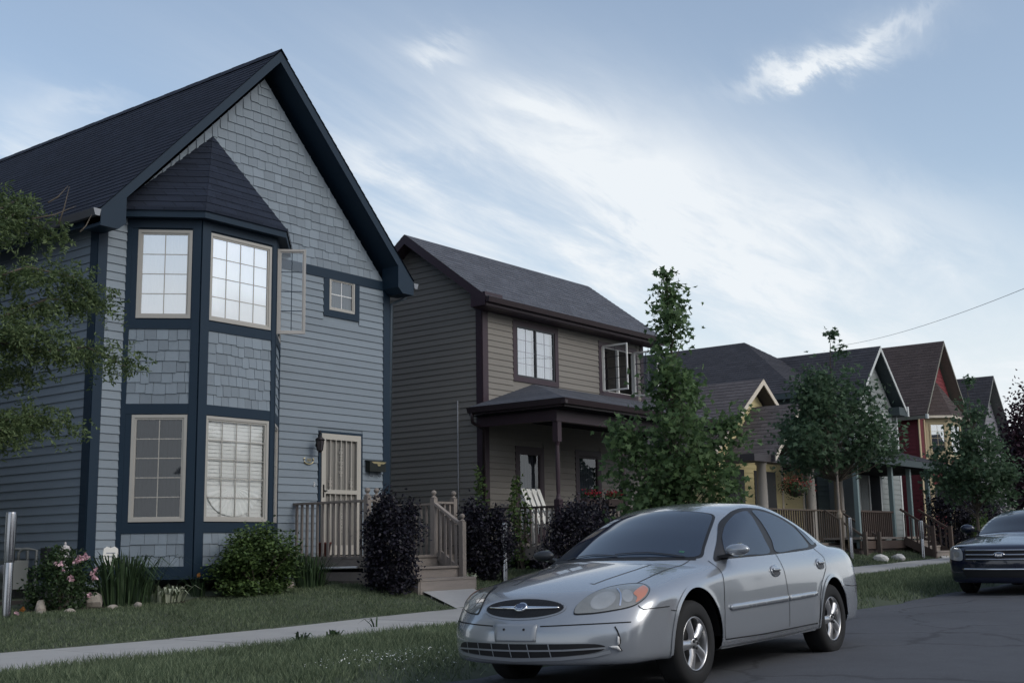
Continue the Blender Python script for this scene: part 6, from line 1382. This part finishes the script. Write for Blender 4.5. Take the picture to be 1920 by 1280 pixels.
# wipers
for (p0, p1) in (((.10, .905), (-.46, .955)), ((.62, 1.015), (.06, .935))):
    VF = strip(TAU, [p0, ((p0[0]+p1[0])/2, (p0[1]+p1[1])/2+.02), p1], DWS, O0, .016, .012, 24); put('wiper', VF, M_plas)
put('cowl_panel', strip(TAU, [(-.70, 1.03), (-.42, .905), (-.2, .862), (0, .848), (.2, .862), (.42, .905), (.70, 1.03)], DWS, O0, .034, .002, 60), M_plas)
put('inspection_sticker', panel(TAU, [(.545, 1.07), (.585, 1.075), (.58, 1.105), (.54, 1.10)], DWS, O0, .006, .02), mat('sticker_green', (.03, .11, .07), .4, 0, .4, 0))
# shut lines
def seam(pts, D=DS, w=.007, mirror=True, off=.0022, n=60, m_=None):
    VF = strip(TAU, pts, D, O0, w, off, n)
    return both('shut_line', VF, m_ or M_seam) if mirror else put('shut_line', VF, m_ or M_seam)
seam([(.545, .935), (.52, .80), (.49, .60), (.48, .42), (.50, .325)]); seam([(1.66, .957), (1.70, .75), (1.735, .50), (1.74, .325)]); seam([(2.62, .985), (2.72, .90), (2.68, .80), (2.52, .68), (2.42, .55), (2.39, .40), (2.38, .32)])
seam([(.50, .318), (1.2, .305), (2.36, .312)], w=.010); seam([(-.36, .600), (-.30, .592)], w=.006)
seam([(3.16, .62), (3.4, .60), (3.7, .60)], w=.006)
DT = (0, -.02, -1)   # from above: a = -x, b = ... sideways
hs = np.array([(-.44, .665), (-.25, .662), (-.08, .655), (.1, .657), (.25, .662), (.40, .665), (.55, .655), (.66, .62)])
def top_strip(pts, w, off, n=50):
    P = np.array(pts, float); t = np.concatenate([[0], np.cumsum(np.linalg.norm(np.diff(P, axis=0), axis=1))]); tt = np.linspace(0, t[-1], n); Qx = np.stack([np.interp(tt, t, P[:, 0]), np.interp(tt, t, P[:, 1])], 1)
    tg = np.gradient(Qx, axis=0); tg /= np.linalg.norm(tg, axis=1)[:, None]; nn = np.stack([-tg[:, 1], tg[:, 0]], 1); A2 = np.concatenate([Qx-nn*w/2, Qx+nn*w/2]); O = np.column_stack([A2, np.full(len(A2), 2.0)]); H = TAU.cast(O, np.tile([0, 0, -1.], (len(O), 1)), 1.7, 300); H = H+TAU.grad(H)*off
    return H, [(i, i+1, n+i+1, n+i) for i in range(n-1)]
both('shut_line', top_strip(hs, .007, .0022), M_seam)
M_crease = M_silver
for s_ in (1,):
    VF = top_strip([(-.17, .45), (.1, .435), (.3, .41), (.58, .365)], .05, .004); both('hood_crease', VF, M_silver)
# bumper seam from lamp to wheel, bumper line, licence plate recess
VF = strip(TAU, [(.286, .606), (.300, .590), (.325, .577), (.412, .583), (.530, .590)], DH, O0, .006, .0025, 40); both('shut_line', VF, M_seam)
for a, b in ((.215, .80),): both('bumper_groove', strip(TAU, [(a, .528), (.50, .536), (.70, .540), (b, .541)], DF, O0, .008, .002, 50), M_seam)
put('plate_recess', panel(TAU, [(-.19, .540), (.19, .540), (.19, .418), (-.17, .418)], DF, O0, .010, .03, .02), M_silver_d)
for y_ in (-.09, .09):
    H = TAU.cast(np.array([[3., y_, .507]]), np.array([[-1., 0, 0]]), 4, 300)[0]; mb = MB(); mb.lathe([(0, .018), (.008, .018), (.009, .0)], tuple(H), 10, Matrix.Rotation(R(90), 3, 'Y')); mb.build('plate_screw', M_plas, CAR)
# grille
ge = [(.368*math.cos(a), .648+.074*math.sin(a)*(1 if math.sin(a) > 0 else 1.05)) for a in np.linspace(0, 2*math.pi, 60, endpoint=False)]
gi = [(.352*math.cos(a), .648+.064*math.sin(a)) for a in np.linspace(0, 2*math.pi, 60, endpoint=False)]
put('grille_surround', panel(TAU, ge, DF, O0, .004, .03), M_silver_d)
put('grille', panel(TAU, gi, DF, O0, .006, .03), M_plas)
for k in range(-11, 12):
    y_ = k*.03; h_ = .060*math.sqrt(max(0, 1-(y_/.352)**2))
    if h_ > .01: put('grille_mesh', strip(TAU, [(y_-.012, .648-h_), (y_+.012, .648+h_)], DF, O0, .004, .009, 8), M_trim)
both('grille_bar', panel(TAU, [(.05, .641), (.30, .645), (.325, .649), (.30, .653), (.05, .658)], DF, O0, .016, .02, .012), M_chrome)
put('badge_ring', panel(TAU, [(.056*math.cos(a), .650+.027*math.sin(a)) for a in np.linspace(0, 2*math.pi, 32, endpoint=False)], DF, O0, .022, .02, .016), M_chrome)
put('badge', panel(TAU, [(.048*math.cos(a), .650+.021*math.sin(a)) for a in np.linspace(0, 2*math.pi, 32, endpoint=False)], DF, O0, .0245, .02), mat('badge_blue', (.03, .045, .09), .25, 0, .5, 0, coat=1))
H = TAU.cast(np.array([[3., 0, .650]]), np.array([[-1., 0, 0]]), 4, 300)[0]
bt = text_mesh('badge_script', 'Ford', .034, (H[0]+.036, 0, .652), (R(72), 0, R(90)), M_chrome, None, .001); bt.parent = CAR
bt.data.transform(Matrix.Shear('XY', 4, (.35, 0)) if False else Matrix.Identity(4))
# lower intake with bars
ie = rectify([(-.66, .352), (-.60, .395), (-.38, .405), (0, .404), (.38, .405), (.60, .400), (.665, .375), (.60, .340), (.38, .318), (0, .306), (-.38, .318), (-.60, .330)], 5)
put('intake', panel(TAU, ie, DF, O0, .003, .035), M_plas)
put('intake_bar', strip(TAU, [(-.655, .352), (-.4, .360), (0, .358), (.4, .362), (.665, .372)], DF, O0, .012, .014, 70), M_silver_d)
for y_ in (-.50, -.35, -.20, -.03, .13, .30): put('intake_fin', strip(TAU, [(y_-.008, .404), (y_+.008, .31)], DF, O0, .008, .012, 8), M_silver_d)
put('intake_lip', strip(TAU, [(-.69, .335), (-.6, .315), (-.38, .304), (0, .294), (.38, .304), (.6, .322), (.69, .345)], DF, O0, .022, .012, 70), M_silver_d)
# crack in the bumper
VF = strip(TAU, [(.104, .464), (.122, .43), (.131, .40), (.137, .364), (.133, .345), (.122, .332), (.146, .294)], DH, O0, .010, .006, 30); o_ = put('crack', VF, M_seam); o_['label'] = 'jagged crack in the bumper corner'
VF = panel(TAU, [(.055, .329), (.085, .333), (.118, .332), (.140, .300), (.128, .296), (.105, .312), (.075, .318)], DH, O0, .016, .02, .012); put('torn_edge', VF, mat('bare_plastic', (.62, .61, .60), .35, 0, .5, .05))
VF = panel(TAU, [(.120, .40), (.131, .39), (.131, .345), (.118, .335), (.114, .36)], DH, O0, .012, .02, .008); put('torn_edge', VF, MATS['bare_plastic'])
# head lamps
HLo = [(-.178, .574), (-.165, .609), (-.134, .640), (-.072, .681), (.005, .715), (.098, .741), (.213, .756), (.297, .759), (.355, .750), (.382, .726), (.381, .704), (.352, .665), (.303, .631), (.256, .608), (.181, .590), (.078, .576), (-.031, .565), (-.125, .562), (-.168, .563)]
ho = rectify(HLo, 3); hc = ho.mean(0)
both('lamp_gasket', panel(TAU, hc+(ho-hc)*np.array([1.028, 1.09]), DH, O0, .003, .03), M_trim)
for o_, s_ in zip(both('headlamp', panel(TAU, ho, DH, O0, .0075, .025), M_lens), (1, -1)):
    VF = panel(TAU, rectify([(.035+.095*math.cos(a), .645+.056*math.sin(a)+.024*math.cos(a)) for a in np.linspace(0, 2*math.pi, 14, endpoint=False)], 2), DH, O0, .0095, .02); put('reflector', VF if s_ > 0 else flip(VF), M_refl, o_)
    VF = panel(TAU, rectify([(.215+.042*math.cos(a), .672+.045*math.sin(a)) for a in np.linspace(0, 2*math.pi, 12, endpoint=False)], 2), DH, O0, .0095, .02); put('reflector', VF if s_ > 0 else flip(VF), M_refl, o_)
    VF = strip(TAU, [(.150, .728), (.168, .69), (.165, .65), (.152, .605)], DH, O0, .012, .0105, 20); put('lamp_rib', VF if s_ > 0 else flip(VF), M_chrome, o_)
    VF = panel(TAU, rectify([(.262, .690), (.318, .730), (.352, .741), (.373, .722), (.371, .705), (.343, .667), (.296, .636), (.268, .626), (.285, .661)], 3), DH, O0, .0095, .02); put('indicator', VF if s_ > 0 else flip(VF), M_amber, o_)
# side moulding and handles
both('side_moulding', panel(TAU, [(.575, .556), (.60, .540), (1.70, .550), (1.70, .595), (.62, .585), (.585, .576)], DS, O0, .016, .04, .014), M_silver); both('side_moulding', panel(TAU, [(1.735, .552), (2.35, .560), (2.365, .575), (2.35, .600), (1.735, .596)], DS, O0, .016, .04, .014), M_silver)
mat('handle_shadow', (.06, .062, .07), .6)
for (a0, z0_) in ((1.41, .816), (2.46, .842)):
    ov = [(a0+.095+.088*math.cos(a), z0_+.050*math.sin(a)) for a in np.linspace(0, 2*math.pi, 30, endpoint=False)]
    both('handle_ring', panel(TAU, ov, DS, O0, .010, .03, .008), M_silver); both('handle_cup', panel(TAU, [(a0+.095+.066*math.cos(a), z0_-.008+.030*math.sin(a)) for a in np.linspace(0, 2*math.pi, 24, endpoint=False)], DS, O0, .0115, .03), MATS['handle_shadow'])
    both('door_handle', panel(TAU, [(a0+.03, z0_-.004), (a0+.16, z0_-.004), (a0+.165, z0_+.020), (a0+.025, z0_+.020)], DS, O0, .028, .03, .012), M_silver)
# mirrors
mat('mirror_shade', (.03, .032, .037), .4, 0, .4, 0)  # far mirror coloured dark for the shade it sits in; near one silver
for s_ in (1, -1):
    q = MB(); q.lathe([(math.sin(a), math.cos(a)) for a in np.linspace(0, math.pi, 16)], (0, 0, 0), 24)
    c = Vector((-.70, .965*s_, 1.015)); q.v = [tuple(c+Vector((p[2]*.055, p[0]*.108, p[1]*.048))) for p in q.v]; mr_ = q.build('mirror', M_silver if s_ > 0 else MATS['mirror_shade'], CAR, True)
    mb = MB(); mb.prism([(-.66, s_*.80, .945), (-.80, s_*.80, .945), (-.80, s_*.95, .975), (-.70, s_*.95, .975)], (0, 0, .025)); mb.build('mirror_arm', M_plas, mr_)
    mb = MB(); mb.lathe([(0, 0), (.055, 0)], (-.757, s_*.965, 1.015), 20, Matrix.Rotation(R(90), 3, 'Y')); mb.build('mirror_glass', M_chrome, mr_)
# tail lamps, rocker
tl = rectify([(3.62, .80), (3.66, .90), (3.80, .905), (3.95, .86), (3.95, .77), (3.75, .765)], 4)
both('tail_lamp', panel(TAU, tl, DS, O0, .005, .03), mat('tail_red', (.20, .03, .03), .2, 0, .5, 0, coat=1))
both('rocker', strip(TAU, [(.48, .272), (1.4, .268), (2.36, .275)], DS, O0, .05, .004, 60), M_silver_d)
for (x_, s_) in ((FA, 1), (FA, -1), (RA, 1), (RA, -1)): wheel(CAR, (x_, s_*.795, HZ), s_, .325, .205, .21)
mb = MB(); mb.box(-3.3, .7, -.55, .55, .225, .30); mb.build('underbody', M_well, CAR)
M3 = Matrix(((-0.99958535, 0.0259568, -0.01246482), (-0.02617506, -0.99950104, 0.0176788), (-0.01199971, 0.01799773, 0.99976602)))
place(CAR, (8.24, 5.583, -.035), M3)

# ------------------------------------------------------------------ dark blue sedan further up
FUS = CarShape(
 plan=pch([1.1, .9, .6, .3, 0, -1.4, -2.7, -3.3, -3.8], [.80, .845, .885, .91, .916, .918, .91, .88, .80]),
 tumble=pch([.15, .25, .4, .6, .75, .9, 1.05], [-.08, -.03, -.008, 0, -.012, -.045, -.11]), flare=lambda x, z: .018*np.exp(-((np.hypot(x, z-.33)-.37)/.05)**2)+.018*np.exp(-((np.hypot(x+2.73, z-.33)-.37)/.05)**2),
 top=pch([1.1, .95, .8, .5, .1, -.2, -1.2, -2.6, -3.2, -3.7, -3.9], [.72, .775, .815, .865, .925, .955, .97, 1.0, 1.0, .98, .93]), crown=pch([1, .5, 0, -1, -3.8], [.045, .07, .08, .06, .06]), crease=None,
 nose=pch([.15, .25, .35, .5, .62, .72, .80, .88], [.93, .985, 1.0, 1.0, .985, .965, .93, .84]), fbow=.30, fpow=2.6,
 tail=pch([.2, .4, .7, .95, 1.05], [-3.72, -3.80, -3.82, -3.78, -3.72]), rbow=.25, bottom=pch([1, .5, -3.8], [.20, .21, .24]), rt=.085, rf=.06, wbow=.22,
 can=pch([.9, .05, -.15, -.5, -1.0, -1.4, -1.8, -2.2, -2.6, -3.0, -3.4, -3.7, -4.4], [.1, .86, .945, 1.08, 1.27, 1.345, 1.37, 1.355, 1.29, 1.17, 1.04, .94, .1]), ccrown=.045,
 cplan=pch([0, -.5, -1.0, -1.6, -2.2, -2.7, -3.1, -3.5], [.82, .92, .97, .985, .975, .94, .90, .85]), ctum=pch([.80, .95, 1.10, 1.25, 1.38, 1.5], [.93, .89, .82, .73, .65, .57]), rc=.08, rj=.03)
mat('dark_glass', (.008, .012, .022), .04, 0, .35, 0)
M_blue = mat('midnight_blue_paint', (.006, .010, .030), .25, .2, .5, 0, coat=1.0)
CB = thing('blue_sedan', 'dark blue sedan with a chrome bar grille parked at the right edge', 'car', (0, 0, 0)); ORG[CB] = (0, 0, 0)
b2 = car_body(FUS, 180, 140, ((0, .335, .39), (-2.73, .33, .385)), M_blue, CB)
def putb(name, VF, m_, parent=None): return car_mesh(name, VF[0], VF[1], m_, parent or CB)
def bothb(name, VF, m_): putb(name, VF, m_); putb(name, flip(VF), m_)
half = [(0, .93), (.42, .965), (.66, 1.03), (.74, 1.10), (.66, 1.45), (.58, 1.74), (.52, 1.82), (.3, 1.86), (0, 1.87)]
w5 = rectify(half+[(-a, b) for a, b in half[-2:0:-1]], 5); putb('windscreen', panel(FUS, w5, DWS, O0, .004, .05), MATS['dark_glass'])
sg = rectify([(.62, .965), (1.0, 1.2), (1.3, 1.33), (1.7, 1.39), (2.1, 1.35), (2.5, 1.22), (2.85, 1.05), (2.6, 1.0), (1.5, .985)], 5); bothb('side_window', panel(FUS, sg, DS, O0, .004, .05), M_cglass)
mat('dull_chrome', (.36, .37, .40), .2, .9, .5, 0)
gr = [(-.56, .735), (.56, .735), (.54, .56), (-.54, .56)]; putb('grille', panel(FUS, gr, DF, O0, .004, .04), M_plas)
for z_ in (.575, .645, .715): putb('grille_bar', panel(FUS, [(-.55, z_-.012), (.55, z_-.012), (.555, z_+.012), (-.555, z_+.012)], DF, O0, .018, .04, .014), MATS['dull_chrome'])
putb('badge', panel(FUS, [(.085*math.cos(a), .645+.038*math.sin(a)) for a in np.linspace(0, 2*math.pi, 28, endpoint=False)], DF, O0, .028, .03, .01), M_chrome); putb('badge_field', panel(FUS, [(.075*math.cos(a), .645+.031*math.sin(a)) for a in np.linspace(0, 2*math.pi, 28, endpoint=False)], DF, O0, .030, .03), MATS['badge_blue'])
H = FUS.cast(np.array([[3., 0, .645]]), np.array([[-1., 0, 0]]), 4, 300)[0]; bt2 = text_mesh('badge_script', 'Ford', .052, (H[0]+.033, 0, .645), (R(85), 0, R(90)), M_chrome, None, .001); bt2.parent = CB
M_clear = mat('clear_lamp', (.55, .56, .58), .1, .5, .6, .2, 14, coat=1)
for s_ in (1, -1):
    VF = panel(FUS, rectify([(.60, .57), (.62, .73), (.80, .755), (.865, .72), (.86, .60), (.75, .56)], 4), DF, O0, .006, .03); h_ = putb('headlamp', VF if s_ > 0 else flip(VF), M_clear)
    VF = panel(FUS, [(.70+.05*math.cos(a), .655+.05*math.sin(a)) for a in np.linspace(0, 2*math.pi, 20, endpoint=False)], DF, O0, .009, .02); putb('reflector', VF if s_ > 0 else flip(VF), M_refl, h_)
putb('intake', panel(FUS, [(-.62, .44), (.62, .44), (.56, .30), (-.56, .30)], DF, O0, .004, .04), M_plas); putb('bumper_strip', panel(FUS, [(-.6, .435), (.6, .435), (.59, .41), (-.59, .41)], DF, O0, .016, .04, .01), M_chrome)
for s_ in (1, -1):
    q = MB(); q.lathe([(math.sin(a), math.cos(a)) for a in np.linspace(0, math.pi, 12)], (0, 0, 0), 18); q.v = [(-.72+p[2]*.06, s_*.99+p[0]*.12, 1.045+p[1]*.075) for p in q.v]; q.build('mirror', M_blue, CB, True); mb = MB(); mb.box(-.76, -.68, min(s_*.80, s_*.92), max(s_*.80, s_*.92), .99, 1.02); mb.build('mirror_arm', M_plas, CB)
for (x_, s_) in ((0, 1), (0, -1), (-2.73, 1), (-2.73, -1)): wheel(CB, (x_, s_*.79, .33), s_, .33, .215, .215)
place(CB, (20.75, 5.72, float(g(20.75))-.03), Matrix.Rotation(math.pi, 3, 'Z') @ Matrix.Rotation(.016, 3, 'Y'))
